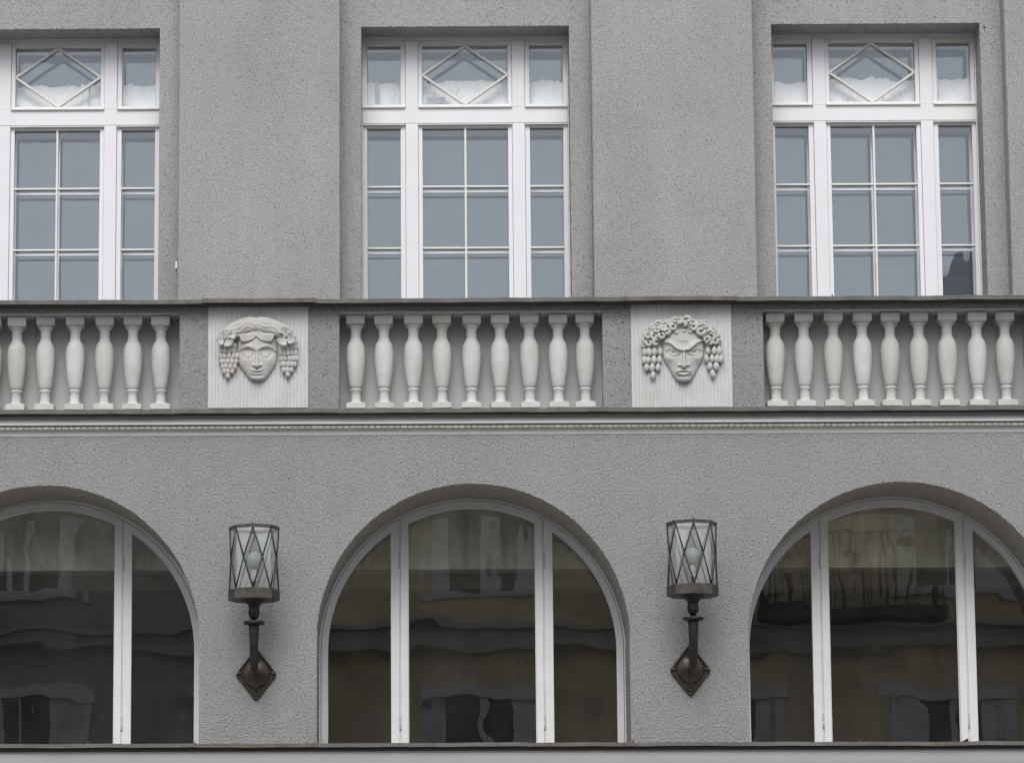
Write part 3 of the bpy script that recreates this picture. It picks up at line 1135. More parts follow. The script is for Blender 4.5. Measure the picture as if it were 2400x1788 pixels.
def baluster_meshes():
    z = lambda r: (1495 - r) * SB
    q = SB / 2
    body = [(70, 1392), (98, 1398), (92, 1390), (80, 1372), (75, 1340), (74, 1230)]
    prof = [(r * SB, z(y)) for r, y in [(98, 1402), (96, 1396), (84, 1380), (76, 1355), (74, 1300), (74, 1226), (81, 1218), (84, 1200), (81, 1182), (76, 1176), (88, 1168), (98, 1140), (107, 1080),
                                        (119, 1000), (128, 930), (136, 850), (142, 770), (144, 700), (144, 620), (141, 570), (134, 530), (124, 495), (112, 470), (98, 452), (96, 436), (90, 426), (80, 414),
                                        (77, 380), (76, 330), (78, 290), (84, 262), (94, 245), (112, 232), (118, 224), (118, 214)]]
    b = MB()
    b.lathe(prof, 32)
    h = 146 * SB
    pl_ = MB()
    pl_.box(-h, h, -h, h, 0, z(1414))
    pl_.box(-h * .8, h * .8, -h * .8, h * .8, z(1414), z(1400))
    hc = 138 * SB
    c = MB()
    c.box(-hc, hc, -hc, hc, z(185), z(105) + .02)
    c.box(-hc * .84, hc * .84, -hc * .84, hc * .84, z(204), z(185))
    rg = MB()
    for i in range(20):
        a = 2 * math.pi * i / 20
        rg.ball((math.cos(a) * 78 * SB, math.sin(a) * 78 * SB, z(1197)), (12 * SB, 12 * SB, 15 * SB), 6, 5)
    return b.mesh('shaft', MT['stone']), pl_.mesh('plinth', MT['stone']), c.mesh('capital', MT['stone']), rg.mesh('ring', MT['stone'])


MESH_B = baluster_meshes()
zbase = zy(956.5, YB - 0.06) + 0.006
pxs = [834.8, 898.7, 967.9, 1034.6, 1104.6, 1170.6, 1240.6, 1307.3, 1370.1]
xs_mid = [U(p, 850, YB)[0] - X2 for p in [(a + b) / 2 for a, b in zip([834.8, 898.7, 967.9, 1034.6, 1104.6, 1170.6, 1240.6, 1307.3, 1370.1], [833.7, 901.2, 970, 1037.5, 1105, 1173.9, 1242.8, 1309.5, 1373.7])]]
xs_left = [xs_mid[0] + 0.0, xs_mid[1], xs_mid[2]] + [U(p, 850, YB)[0] - (X2 - BAY) for p in (39.3, 106.4, 175.6, 244.5, 310.9, 377.3)]
xs_right = [U(p, 850, YB)[0] - (X2 + BAY) for p in (1817.9, 1884.9, 1953.8, 2022, 2086.2, 2154.4, 2221.5, 2290.7, 2357.1)]
bl = {-1: 'row of pale balusters left of the smiling mask, cut by the left edge',
      0: 'row of nine pale balusters in the niche between the two masks',
      1: 'row of nine pale balusters in the niche right of the frowning mask'}
for k, xs_ in ((-1, xs_left), (0, xs_mid), (1, xs_right)):
    bal = tag(empty('balustrade', (X2 + k * BAY, YB, zbase)), bl[k], 'balustrade', 'balustrades set in the parapet niches')
    for x in xs_:
        e = inst('baluster', MESH_B[0], bal, (x, 0, 0), (0, random.uniform(-.006, .006), random.uniform(0, 6)), (1, 1, random.uniform(.992, 1.004)))
        for nm, me in zip(('plinth', 'capital', 'beaded_ring'), MESH_B[1:]):
            c = inst(nm, me, e)
            c.rotation_euler = (0, 0, -e.rotation_euler.z + random.uniform(-.05, .05))
            if nm == 'plinth':
                c.scale = (random.uniform(.97, 1.03), 1, 1)

# ------------------------------------------------------------------ masks
SM = MPP * (25 + YPAR) / 25 / 6.12      # metres per crop pixel in the mask crops


def seg_dist(Ug, Vg, pts):
    d = np.full(Ug.shape, 1e9)
    sgn = np.zeros(Ug.shape)
    for (a, b), (c, e) in zip(pts[:-1], pts[1:]):
        vx, vy = c - a, e - b
        L2 = vx * vx + vy * vy + 1e-9
        t = np.clip(((Ug - a) * vx + (Vg - b) * vy) / L2, 0, 1)
        dx, dy = Ug - (a + t * vx), Vg - (b + t * vy)
        dd = np.sqrt(dx * dx + dy * dy)
        m = dd < d
        sgn = np.where(m, np.sign(vx * dy - vy * dx), sgn)
        d = np.where(m, dd, d)
    return d, sgn


def smooth_curve(pts, n=8):
    out = []
    P_ = [pts[0]] + list(pts) + [pts[-1]]
    for i in range(1, len(P_) - 2):
        for j in range(n):
            t = j / n
            out.append(tuple(0.5 * ((2 * P_[i][c]) + (-P_[i - 1][c] + P_[i + 1][c]) * t + (2 * P_[i - 1][c] - 5 * P_[i][c] + 4 * P_[i + 1][c] - P_[i + 2][c]) * t * t + (-P_[i - 1][c] + 3 * P_[i][c] - 3 * P_[i + 1][c] + P_[i + 2][c]) * t ** 3) for c in range(len(pts[0]))))
    out.append(tuple(pts[-1]))
    return out


def gau(Ug, Vg, cu_, cv, su, sv):
    return np.exp(-((Ug - cu_) / su) ** 2 - ((Vg - cv) / sv) ** 2)


TE = 0.195                               # the view looks up at the masks by about this slope


def relief(name, parent, Ug, Vg, H, keep, c0, mat='mask'):
    """height field (crop pixels) -> mesh; vertices outside keep are dropped; sides run back to the panel"""
    nu, nv = Ug.shape
    Hk = np.where(keep, H, -6.0)
    X = (Ug - c0[0]) * SM
    Y = -Hk * SM
    Z = -(Vg + np.where(keep, H, 0) * TE - c0[1]) * SM
    near = keep.copy()
    near[1:] |= keep[:-1]
    near[:-1] |= keep[1:]
    n2 = near.copy()
    n2[:, 1:] |= near[:, :-1]
    n2[:, :-1] |= near[:, 1:]
    idx = np.full(Ug.shape, -1)
    idx[n2] = np.arange(n2.sum())
    vs = np.stack([X[n2], Y[n2], Z[n2]], 1)
    q = np.stack([idx[:-1, :-1], idx[1:, :-1], idx[1:, 1:], idx[:-1, 1:]], -1).reshape(-1, 4)
    q = q[(q >= 0).all(1)]
    me = bpy.data.meshes.new(name)
    me.from_pydata(vs.tolist(), [], q.tolist())
    me.polygons.foreach_set('use_smooth', [True] * len(me.polygons))
    me.materials.append(MT[mat])
    me.update()
    o = bpy.data.objects.new(name, me)
    COL.objects.link(o)
    o.parent = parent
    return o


def grid(u0_, u1_, v0_, v1_, st=4.0):
    return np.meshgrid(np.arange(u0_, u1_, st), np.arange(v0_, v1_, st), indexing='ij')


def face_common(Ug, Vg, cu_, vs_, ws_, H0, prof_v, prof_h):
    w_ = np.interp(Vg, vs_, ws_)
    t = np.abs(Ug - cu_) / np.maximum(w_, 1e-3)
    keep = (t < 1) & (w_ > 4)
    base = H0 * np.interp(Vg, prof_v, prof_h) * np.sqrt(np.clip(1 - np.clip(t, 0, 1) ** 2.4, 0, 1)) + 25
    return base, keep


def ridge(H, Ug, Vg, pts, s, h):
    d, _ = seg_dist(Ug, Vg, smooth_curve(pts, 6))
    return H + h * np.exp(-(d / s) ** 2)


def shelf(H, Ug, Vg, pts, s_up, s_dn, h):
    """ridge that drops sharply on its lower side, e.g. a brow"""
    d, sg = seg_dist(Ug, Vg, smooth_curve(pts, 6))
    s = np.where(sg > 0, s_dn, s_up)      # +v is downwards
    return H + h * np.exp(-(d / s) ** 2)


def pt(c0, u_, v_, h):
    """crop position and height -> local position, allowing for the view from below"""
    return Vector(((u_ - c0[0]) * SM, -h * SM, -(v_ + h * TE - c0[1]) * SM))


def fluted_panel(root, c0, u0_, u1_, v0_, v1_, nfl):
    mb = MB()
    pitch_ = (u1_ - u0_) / nfl
    Xa = lambda u_: (u_ - c0[0]) * SM
    zt_, zb_ = -(v0_ - c0[1]) * SM, -(v1_ - c0[1]) * SM
    pr = [(Xa(u0_), 0.0)]
    for i in range(nfl):
        a = u0_ + pitch_ * i
        rr = random.uniform(.85, 1.1)
        for f, d in ((.0, 0), (.07, 0), (.09, 9), (.22, 13), (.42, 15), (.62, 13), (.82, 7), (.97, 0)):
            pr.append((Xa(a + pitch_ * f), d * SM * rr))
    pr.append((Xa(u1_), 0.0))
    n = len(pr)
    vs = [(x, y - .012, zt_) for x, y in pr] + [(x, y - .012, zb_) for x, y in pr]
    vs += [(pr[0][0], .02, zt_), (pr[-1][0], .02, zt_), (pr[0][0], .02, zb_), (pr[-1][0], .02, zb_)]
    fs = [(i, n + i, n + i + 1, i + 1) for i in range(n - 1)]
    fs += [(0, 2 * n, 2 * n + 2, n), (n - 1, 2 * n - 1, 2 * n + 3, 2 * n + 1), tuple(range(n)) + (2 * n + 1, 2 * n), tuple(range(n, 2 * n))[::-1] + (2 * n + 2, 2 * n + 3)]
    mb.add(vs, fs)
    return mb.build('fluted_panel', 'panel', root)


def grape_cluster(root, c0, rows, ru, rv, hgt, top=0.9, drop=False):
    e = empty('grape_cluster', (0, 0, 0), root)
    m = MB()
    m.ball((0, 0, 0), (ru * SM, ru * SM * .9, rv * SM), 12, 9, top)
    me = m.mesh('grape', MT['mask'])
    nr = len(rows)
    for j, (v_, us) in enumerate(rows):
        mid = (us[0] + us[-1]) / 2
        span = max(60, (us[-1] - us[0]) / 2 + ru)
        for u_ in us:
            bulge = math.sqrt(max(0.05, 1 - ((u_ - mid) / span) ** 2))
            h = hgt * (0.35 + 0.65 * bulge) * (1 - .35 * j / nr)
            s = random.uniform(.92, 1.08)
            inst('grape', me, e, pt(c0, u_, v_, h), (random.uniform(-.1, .1), random.uniform(-.12, .12), 0), (s, s, s * random.uniform(.95, 1.05)))
    # core behind the grapes
    v0_, v1_ = rows[0][0], rows[-1][0]
    um = [(r[1][0] + r[1][-1]) / 2 for r in rows]
    wd = [max(10, (r[1][-1] - r[1][0]) / 2 * 0.9) for r in rows]
    c = MB()
    c.tube([pt(c0, a, r[0], 8) for a, r in zip(um, rows)], [x * SM for x in wd], 12, flat=.35)
    c.build('stalk', 'mask', e)
    return e


def flower(root, c0, cu_, cv, R_, h, angs):
    e = empty('flower', (0, 0, 0), root)
    m = MB()
    # cupped petal pointing along +x
    vs, fs = [], []
    na, nr_ = 12, 6
    for i in range(nr_ + 1):
        t = i / nr_
        for j in range(na + 1):
            s = j / na * 2 - 1
            wdt = (0.16 + 0.50 * math.sin(min(1, t * 1.15) * math.pi / 2)) * (1 if t < .85 else .93)
            rad = t * (1 - .10 * s * s)
            ang = s * wdt
            ru_ = rad * math.cos(ang)
            rv_ = rad * math.sin(ang)
            dep = .30 * t * t - .16 * (1 - s * s) * t + .015 * math.cos(s * 9 * math.pi / 2) * t
            vs.append((ru_, -dep, rv_))
    for i in range(nr_):
        for j in range(na):
            a = i * (na + 1) + j
            fs.append((a, a + 1, a + na + 2, a + na + 1))
    m.add(vs, fs, True)
    me = m.mesh('petal', MT['mask'])
    c = pt(c0, cu_, cv, h)
    for a, rr in angs:
        o = inst('petal', me, e, c, (0, -math.radians(a), 0), (R_ * SM * rr,) * 3)
        sd = o.modifiers.new('thick', 'SOLIDIFY')
        sd.thickness = 0.10
    b = MB()
    b.ball((0, 0, 0), (30 * SM, 26 * SM, 30 * SM), 14, 10)
    ob = b.build('flower_centre', 'mask', e, pt(c0, cu_, cv, h + 22))
    rgm = MB()
    rgm.tube([pt(c0, cu_ + 44 * math.cos(t), cv + 46 * math.sin(t), h + 12) for t in np.linspace(0, 2 * math.pi, 25)], 9 * SM, 8)
    rgm.build('flower_ring', 'mask', e)
    return e


# ---- smiling mask (left)
c1 = (760, 838)
p1 = U(480 + c1[0] / 6.12, 700 + c1[1] / 6.12, YPAR)
K1 = tag(empty('mask_relief', (p1[0], YPAR, p1[1])), 'carved smiling mask with grape clusters and flowers on a fluted pale panel', 'carved mask', 'carved masks on the parapet piers')
fluted_panel(K1, c1, 35, 1496, 84, 1592, 28)
Ug, Vg = grid(440, 1080, 500, 1215, 3.2)
H, keep = face_common(Ug, Vg, 758, [500, 640, 800, 880, 940, 1000, 1050, 1100, 1150, 1180, 1194], [272, 288, 294, 288, 276, 242, 206, 172, 132, 92, 0], 120, [500, 620, 800, 1000, 1150, 1195], [1.06, 1.08, 1.02, .86, .70, .52])
for ex in (622, 872):
    H -= 46 * gau(Ug, Vg, ex, 778, 100, 52)
    H -= 22 * gau(Ug, Vg, ex, 728, 74, 20)
    H += 26 * np.clip(1 - ((Ug - ex) / 62) ** 2 - ((Vg - 786) / 36) ** 2, 0, 1) ** .5
    H = ridge(H, Ug, Vg, [(ex - 66, 780), (ex - 36, 754), (ex + 2, 745), (ex + 38, 754), (ex + 66, 780)], 8, 16)
    H = ridge(H, Ug, Vg, [(ex - 66, 784), (ex - 42, 818), (ex, 834), (ex + 42, 818), (ex + 66, 784)], 9, 18)
H = shelf(H, Ug, Vg, [(482, 762), (530, 712), (600, 682), (660, 690), (704, 722)], 30, 10, 17)
H = shelf(H, Ug, Vg, [(796, 722), (838, 688), (900, 676), (960, 700), (1012, 748)], 30, 10, 17)
nw = np.interp(Vg, [700, 860, 950, 990], [26, 34, 52, 58])
nh = np.interp(Vg, [660, 720, 850, 960, 985, 1000], [0, 16, 42, 66, 54, 0])
H += nh * np.clip(1 - (np.abs(Ug - 754) / nw) ** 1.7, 0, 1)
H += 24 * gau(Ug, Vg, 700, 955, 24, 22) + 24 * gau(Ug, Vg, 808, 955, 24, 22)
H -= 20 * gau(Ug, Vg, 712, 984, 16, 9) + 20 * gau(Ug, Vg, 796, 984, 16, 9)
H += 12 * gau(Ug, Vg, 590, 890, 80, 70) + 12 * gau(Ug, Vg, 925, 890, 80, 70)
H += 14 * gau(Ug, Vg, 752, 1045, 110, 42)
H = ridge(H, Ug, Vg, [(652, 1038), (700, 1038), (735, 1028), (755, 1036), (775, 1028), (810, 1036), (856, 1026)], 12, 9)
H = ridge(H, Ug, Vg, [(690, 1078), (755, 1094), (822, 1072)], 14, 12)
H = ridge(H, Ug, Vg, [(644, 1032), (690, 1056), (755, 1070), (820, 1052), (862, 1022)], 8, -22)
H += 16 * gau(Ug, Vg, 760, 1150, 70, 34) - 8 * gau(Ug, Vg, 755, 1112, 60, 14)
H -= 6 * gau(Ug, Vg, 755, 1012, 14, 16)
relief('face', K1, Ug, Vg, H, keep, c1)

hair = empty('hair', (0, 0, 0), K1)
for s in (-1, 1):
    # parted hair roll over the brow
    L_ = [(756, 374), (690, 360), (600, 368), (505, 402), (418, 452), (345, 515), (300, 600)] if s < 0 else [(722, 374), (790, 360), (880, 368), (980, 400), (1088, 452), (1178, 515), (1240, 600)]
    cpts = smooth_curve([(a, b, 112 - 8.0 * i) for i, (a, b) in enumerate(L_)], 9)
    rr = np.interp(np.linspace(0, 1, len(cpts)), [0, .05, .14, .5, .8, 1], [98, 106, 112, 116, 112, 92])
    wave = lambda t, ph, s=s: 1 + 0.05 * math.sin(11 * ph + 2.0 * math.sin(t * 15)) * (1 if math.cos(ph) > -.2 else 0) * min(1, t * 6)
    m = MB()
    m.tube([pt(c1, a, b, c) for a, b, c in cpts], [r_ * SM for r_ in rr], 72, flat=.66, rmod=wave)
    m.build('hair_roll', 'mask', hair)
    # swag of strands under the roll
    for j in range(4):
        dy = j * 24
        if s < 0:
            L2 = [(478 + 8 * j, 520 - 6 * j), (540, 520 + dy * 1.0), (620, 515 + dy), (690, 500 + dy * .85), (742, 488 + dy * .35)]
        else:
            L2 = [(1022 - 8 * j, 515 - 6 * j), (960, 520 + dy * .95), (875, 520 + dy), (800, 505 + dy * .85), (742, 488 + dy * .35)]
        cp = smooth_curve([(a, b, 146 + 6 * j) for a, b in L2], 6)
        m = MB()
        m.tube([pt(c1, a, b, c) for a, b, c in cp], [x * SM for x in np.interp(np.linspace(0, 1, len(cp)), [0, .3, .7, 1], [9, 14, 15, 10])], 10, flat=1.1)
        m.build('strand', 'mask', hair)
m = MB()
m.tube([pt(c1, a, b, 104) for a, b in smooth_curve([(500, 540), (620, 520), (742, 478), (870, 520), (1005, 535)], 6)], 40 * SM, 12)
m.build('fringe_base', 'mask', hair)
grape_cluster(K1, c1, [(668, [236, 300, 360, 415]), (740, [228, 290, 350, 410]), (820, [222, 275, 345, 412, 462]), (900, [232, 268, 325, 388, 448]), (972, [255, 302, 364, 425]), (1042, [280, 328, 388]), (1112, [327])], 37, 52, 105)
grape_cluster(K1, c1, [(620, [1215, 1270, 1310]), (692, [1140, 1190, 1240, 1290, 1325]), (775, [1108, 1152, 1205, 1262, 1312]), (862, [1110, 1160, 1225, 1280, 1322]), (944, [1120, 1152, 1208, 1262, 1298]), (1026, [1142, 1198, 1252]), (1098, [1200])], 37, 52, 105)
flower(K1, c1, 293, 545, 134, 172, [(75, .95), (20, 1.15), (-62, 1.15), (-140, 1.05), (150, .8)])
flower(K1, c1, 1180, 522, 138, 182, [(65, .95), (128, 1.1), (-120, 1.25), (-40, 1.15), (-75, .7)])

# ---- frowning mask (right)
c2 = (780, 815)
p2 = U(1470 + c2[0] / 6.12, 700 + c2[1] / 6.12, YPAR)
K2 = tag(empty('mask_relief', (p2[0], YPAR, p2[1])), 'carved frowning mask with curly hair and hanging drops on a fluted pale panel', 'carved mask', 'carved masks on the parapet piers')
fluted_panel(K2, c2, 48, 1508, 56, 1580, 28)
Ug, Vg = grid(480, 1125, 420, 1245, 3.2)
H, keep = face_common(Ug, Vg, 802, [420, 520, 600, 700, 800, 860, 930, 1000, 1060, 1120, 1170, 1200, 1212], [255, 290, 302, 306, 300, 288, 262, 216, 182, 154, 122, 88, 0], 118, [420, 560, 700, 1000, 1150, 1212], [1.04, 1.06, 1.0, .84, .70, .55])
for s, ex, ey in ((-1, 652, 768), (1, 958, 764)):
    H -= 40 * gau(Ug, Vg, ex - s * 4, ey, 100, 48)
    # slanted almond eye
    du, dv = Ug - ex, Vg - ey + s * (Ug - ex) * 0.16
    H += 26 * np.clip(1 - (du / 76) ** 2 - (dv / 40) ** 2, 0, 1) ** .5
    A_ = [(ex + s * 92, ey - 34), (ex + s * 44, ey - 52), (ex - s * 10, ey - 26), (ex - s * 58, ey + 4), (ex - s * 84, ey + 20)]
    H = ridge(H, Ug, Vg, A_, 8, 16)
    A_ = [(ex + s * 90, ey - 28), (ex + s * 62, ey + 18), (ex + s * 5, ey + 44), (ex - s * 48, ey + 36), (ex - s * 84, ey + 20)]
    H = ridge(H, Ug, Vg, A_, 8, 15)
    H -= 12 * np.clip(1 - ((Ug - ex) / 22) ** 2 - ((Vg - ey) / 22) ** 2, 0, 1) ** .5
H = shelf(H, Ug, Vg, [(506, 632), (560, 618), (620, 642), (680, 694), (725, 724), (760, 734)], 40, 10, 38)
H = shelf(H, Ug, Vg, [(846, 734), (884, 722), (930, 690), (985, 638), (1045, 606), (1096, 600)], 40, 10, 38)
H -= 16 * gau(Ug, Vg, 803, 690, 15, 46)
H = ridge(H, Ug, Vg, [(742, 612), (860, 612)], 6, -9)
H = ridge(H, Ug, Vg, [(776, 622), (778, 700)], 6, -9)
H = ridge(H, Ug, Vg, [(828, 622), (826, 700)], 6, -9)
nw = np.interp(Vg, [680, 860, 950, 1000], [26, 34, 58, 62])
nh = np.interp(Vg, [640, 720, 850, 965, 990, 1006], [0, 22, 46, 76, 60, 0])
H += nh * np.clip(1 - (np.abs(Ug - 804) / nw) ** 1.7, 0, 1)
H += 32 * gau(Ug, Vg, 738, 958, 24, 24) + 32 * gau(Ug, Vg, 872, 958, 24, 24)
H -= 34 * gau(Ug, Vg, 756, 976, 18, 12) + 34 * gau(Ug, Vg, 852, 976, 18, 12)
H += 16 * gau(Ug, Vg, 570, 850, 60, 60) + 16 * gau(Ug, Vg, 1030, 850, 60, 60) - 16 * gau(Ug, Vg, 610, 960, 50, 70) - 16 * gau(Ug, Vg, 990, 960, 50, 70)
H += 22 * gau(Ug, Vg, 795, 1060, 120, 52)
H = ridge(H, Ug, Vg, [(690, 1070), (730, 1040), (775, 1028), (797, 1036), (820, 1028), (865, 1040), (902, 1068)], 13, 14)
H = ridge(H, Ug, Vg, [(720, 1082), (795, 1096), (872, 1080)], 16, 18)
H = ridge(H, Ug, Vg, [(694, 1078), (740, 1056), (795, 1060), (850, 1054), (898, 1076)], 8, -28)
H = ridge(H, Ug, Vg, [(700, 940), (672, 1000), (668, 1070)], 12, -9)
H = ridge(H, Ug, Vg, [(905, 940), (930, 1000), (930, 1070)], 12, -9)
H += 24 * gau(Ug, Vg, 800, 1165, 72, 34) - 14 * gau(Ug, Vg, 797, 1124, 70, 13)
relief('face', K2, Ug, Vg, H, keep, c2)

hair = empty('hair', (0, 0, 0), K2)
m = MB()
cp = smooth_curve([(250, 690, 30), (290, 560, 45), (390, 440, 55), (540, 385, 66), (700, 350, 80), (850, 350, 80), (1010, 395, 66), (1160, 450, 55), (1260, 560, 45), (1300, 690, 30)], 6)
m.tube([pt(c2, a, b, c) for a, b, c in cp], [x * SM for x in np.interp(np.linspace(0, 1, len(cp)), [0, .2, .5, .8, 1], [62, 100, 98, 100, 62])], 20, flat=.72)
m.build('hair_mass', 'mask', hair)


def curl(cu_, cv, R_, h, a0, sweep=300, wdt=.42, squash=1.0, hook=1):
    m = MB()
    n = 20
    pts, rs = [], []
    for i in range(n + 1):
        t = i / n
        a = math.radians(a0 + hook * sweep * t)
        r_ = R_ * (1 - .45 * t)
        pts.append(pt(c2, cu_ + r_ * math.cos(a), cv - r_ * math.sin(a) * squash, h + 20 * t))
        rs.append(R_ * wdt * SM * (1 - .35 * t) * (0.55 + .45 * min(1, t * 8)))
    m.tube(pts, rs, 9, flat=1.15)
    m.build('curl', 'mask', hair)


for (cu_, cv, R_, h, a0, hk, sq) in [
    (795, 352, 62, 112, 200, -1, .62), (690, 296, 46, 96, 30, 1, .7), (865, 285, 52, 98, 160, -1, .8), (930, 330, 40, 105, 40, 1, 1), (770, 268, 36, 84, 60, -1, .6),
    (600, 330, 48, 100, 120, 1, .9), (655, 395, 50, 116, 70, 1, .9), (560, 455, 50, 120, 230, 1, .8), (505, 400, 48, 112, 60, -1, .9), (505, 318, 38, 84, 110, 1, .8), (430, 340, 40, 88, 20, 1, .8),
    (420, 430, 42, 104, 200, 1, .8), (345, 395, 40, 86, 70, 1, .8), (380, 525, 48, 108, 100, 1, 1), (490, 520, 46, 118, 130, 1, 1), (288, 515, 46, 92, 60, 1, 1), (255, 585, 38, 70, 90, 1, 1),
    (300, 628, 44, 96, 150, 1, .95), (405, 622, 48, 108, 60, 1, .9), (228, 660, 34, 70, 80, 1, .9), (300, 430, 34, 72, 40, 1, .8),
    (945, 395, 52, 118, 110, -1, .9), (1055, 455, 62, 120, 20, -1, .9), (1105, 500, 40, 116, 300, -1, .9), (1030, 335, 46, 98, 80, -1, .8), (1110, 380, 42, 98, 150, -1, .8), (1130, 330, 32, 78, 40, 1, .8),
    (1190, 395, 40, 86, 60, -1, .9), (1195, 470, 42, 102, 200, -1, .8), (1150, 575, 46, 112, 240, -1, .9), (1245, 440, 36, 82, 90, 1, .9), (1275, 510, 40, 84, 30, -1, .9), (1225, 545, 40, 98, 100, -1, .9),
    (1180, 635, 46, 106, 200, -1, .7), (1262, 610, 44, 94, 60, -1, .9), (1325, 620, 34, 66, 20, 1, .9), (1312, 560, 34, 66, 60, 1, .9)]:
    h += 16 + 34 * max(0, 1 - abs(cu_ - 800) / 420)
    curl(cu_ + random.uniform(-4, 4), cv + random.uniform(-4, 4), R_, h, a0, random.uniform(270, 340), random.uniform(.56, .66), sq, hk)
for (cu_, cv, R_) in ((705, 462, 48), (806, 446, 42), (902, 458, 46)):      # three shell-like locks on the forehead
    m = MB()
    n1, n2_ = 10, 14
    vs, fs = [], []
    for i in range(n1 + 1):
        for j in range(n2_ + 1):
            a = math.pi * j / n2_
            t = i / n1
            hh = 140 + 26 * math.sin(t * math.pi / 2 + .3) + 2.2 * math.cos(j * math.pi)
            vs.append(pt(c2, cu_ + R_ * t * math.cos(a), cv - 22 + R_ * 1.25 * t * math.sin(a), hh - 46 * max(0, t - .8) / .2))
    for i in range(n1):
        for j in range(n2_):
            a = i * (n2_ + 1) + j
            fs.append((a, a + 1, a + n2_ + 2, a + n2_ + 1))
    m.add(vs, fs, True)
    m.build('lock', 'mask', hair)
grape_cluster(K2, c2, [(752, [240, 302, 382, 462]), (872, [236, 292, 372, 452]), (985, [268, 346, 430]), (1100, [356])], 45, 72, 95, .55)
grape_cluster(K2, c2, [(742, [1158, 1250, 1322]), (860, [1136, 1216, 1286, 1342]), (970, [1184, 1274]), (1084, [1222])], 45, 72, 95, .55)

# ------------------------------------------------------------------ wall lanterns
SLN = MPP * 0.99 / 6.355


def make_lantern():
    """local frame: x right, y into the wall, z up; origin at the centre of the wall plate; units metres"""
    T = empty('wall_lantern', (0, 0, 0))
    D = 0.29                                  # lantern axis in front of the wall
    c0_ = (640, 1012 + (1420 - 1200) * 6.355)  # plate centre in the first lantern crop (pixels)
    q = SLN
    xz = lambda u_, v_, y=0.0: ((u_ - c0_[0]) * q, (c0_[1] - v_) * q + y)   # plain offset
    TL = 0.145
    drop = D * TL                              # things nearer the viewer look higher by this
    zc = lambda v_: (c0_[1] - v_) * q * (1 - 0.0116) - drop + 0.006
    # wall plate: rounded diamond, raised rim, dome
    hw, hh = 318 * q, 408 * q
    def diamond(f, rc=.18):
        cs = [(hw * f, 0), (0, hh * f), (-hw * f, 0), (0, -hh * f)]
        out = []
        for i in range(4):
            p, c, n = Vector(cs[i - 1]), Vector(cs[i]), Vector(cs[(i + 1) % 4])
            a, b = c.lerp(p, rc * .55), c.lerp(n, rc * .55)
            for k_ in range(6):
                t = k_ / 5
                out.append((a * (1 - t) ** 2 + c * 2 * t * (1 - t) + b * t * t))
        return out
    m = MB()
    rings = [(1.0, .006), (1.0, -.010), (.965, -.016), (.93, -.016), (.90, -.010), (.86, -.009)]
    vs, fs = [], []
    for f, y in rings:
        vs += [(p.x, y, p.y) for p in diamond(f)]
    n = len(diamond(1))
    for i in range(len(rings) - 1):
        for k_ in range(n):
            k2 = (k_ + 1) % n
            fs.append((i * n + k_, i * n + k2, (i + 1) * n + k2, (i + 1) * n + k_))
    fs.append(tuple(range((len(rings) - 1) * n, len(rings) * n)))
    m.add(vs, fs)
    plate = m.build('wall_plate', 'iron_pl', T)
    m = MB()
    R_ = 205 * q
    prof = [(R_ * math.sin(t), R_ * .42 * math.cos(t)) for t in np.linspace(math.pi / 2, 0.02, 12)]
    vs, fs = [], []
    for i, (r_, h_) in enumerate(prof):
        for k_ in range(28):
            a = 2 * math.pi * k_ / 28
            vs.append((r_ * math.cos(a), -.008 - h_, r_ * math.sin(a) * 1.1 + 20 * q))
    for i in range(len(prof) - 1):
        for k_ in range(28):
            k2 = (k_ + 1) % 28
            fs.append((i * 28 + k_, i * 28 + k2, (i + 1) * 28 + k2, (i + 1) * 28 + k_))
    m.add(vs, fs, True)
    m.build('dome', 'iron_pl', plate)
    for sx, sz in ((-.80, .05), (.80, .05), (0, -.72), (0, .74)):
        m = MB()
        m.ball((sx * hw, -.014, sz * hh), (.0125, .010, .0125), 12, 8)
        m.build('stud', 'stud', plate)
    # arm: from the dome outwards and up to the dish
    zd = zc(1420 - 0 + (1420 - 1200) * 0 + 0) if False else None
    v_dish = 1398 + 222 + 20                   # dish height row (crop 1)
    z_dish = zc(1645)
    pts = [(0, -.03, 10 * q), (0, -.10, -8 * q), (0, -.17, 4 * q), (0, -D * .84, 60 * q), (0, -D * .97, z_dish * .45), (0, -D, z_dish * .72), (0, -D, z_dish - .004)]
    sp = smooth_curve(pts, 6)
    rad = np.interp(np.linspace(0, 1, len(sp)), [0, .35, .6, .8, .93, 1], [44, 54, 62, 68, 76, 84]) * q
    m = MB()
    m.tube(sp, list(rad), 16)
    m.build('arm', 'iron', T)
    m = MB()
    sp = smooth_curve([(0, -.06, 50 * q), (0, -.135, -30 * q), (0, -.12, -150 * q), (0, -.05, -235 * q), (0, -.02, -262 * q)], 6)
    m.tube(sp, list(np.interp(np.linspace(0, 1, len(sp)), [0, .3, 1], [30, 34, 16]) * q), 12)
    m.build('scroll', 'iron_pl', T)
    m = MB()
    m.lathe([(70 * q, -.004), (140 * q, 2 * q), (160 * q, 16 * q), (160 * q, 36 * q), (150 * q, 46 * q), (40 * q, 34 * q), (30 * q, 60 * q), (28 * q, 78 * q)], 32, (0, -D, z_dish))
    m.build('dish', 'iron', T)
    zk0, zk1 = zc(1578), zc(1372)
    m = MB()
    hk = zk1 - zk0
    m.lathe([(24 * q, -10 * q), (28 * q, 0), (60 * q, hk * .16), (82 * q, hk * .38), (88 * q, hk * .58), (84 * q, hk * .78), (74 * q, hk * .93), (84 * q, hk), (90 * q, hk + 6 * q)], 28, (0, -D, zk0))
    m.build('knob', 'iron', T)
    # lantern body
    R0 = 376 * q
    ztop = zc(232)      # lower edge of the top band (front vertex)
    zbt = zc(1132)      # upper edge of the bottom band
    zbb = zc(1222)
    ztt = zc(186)
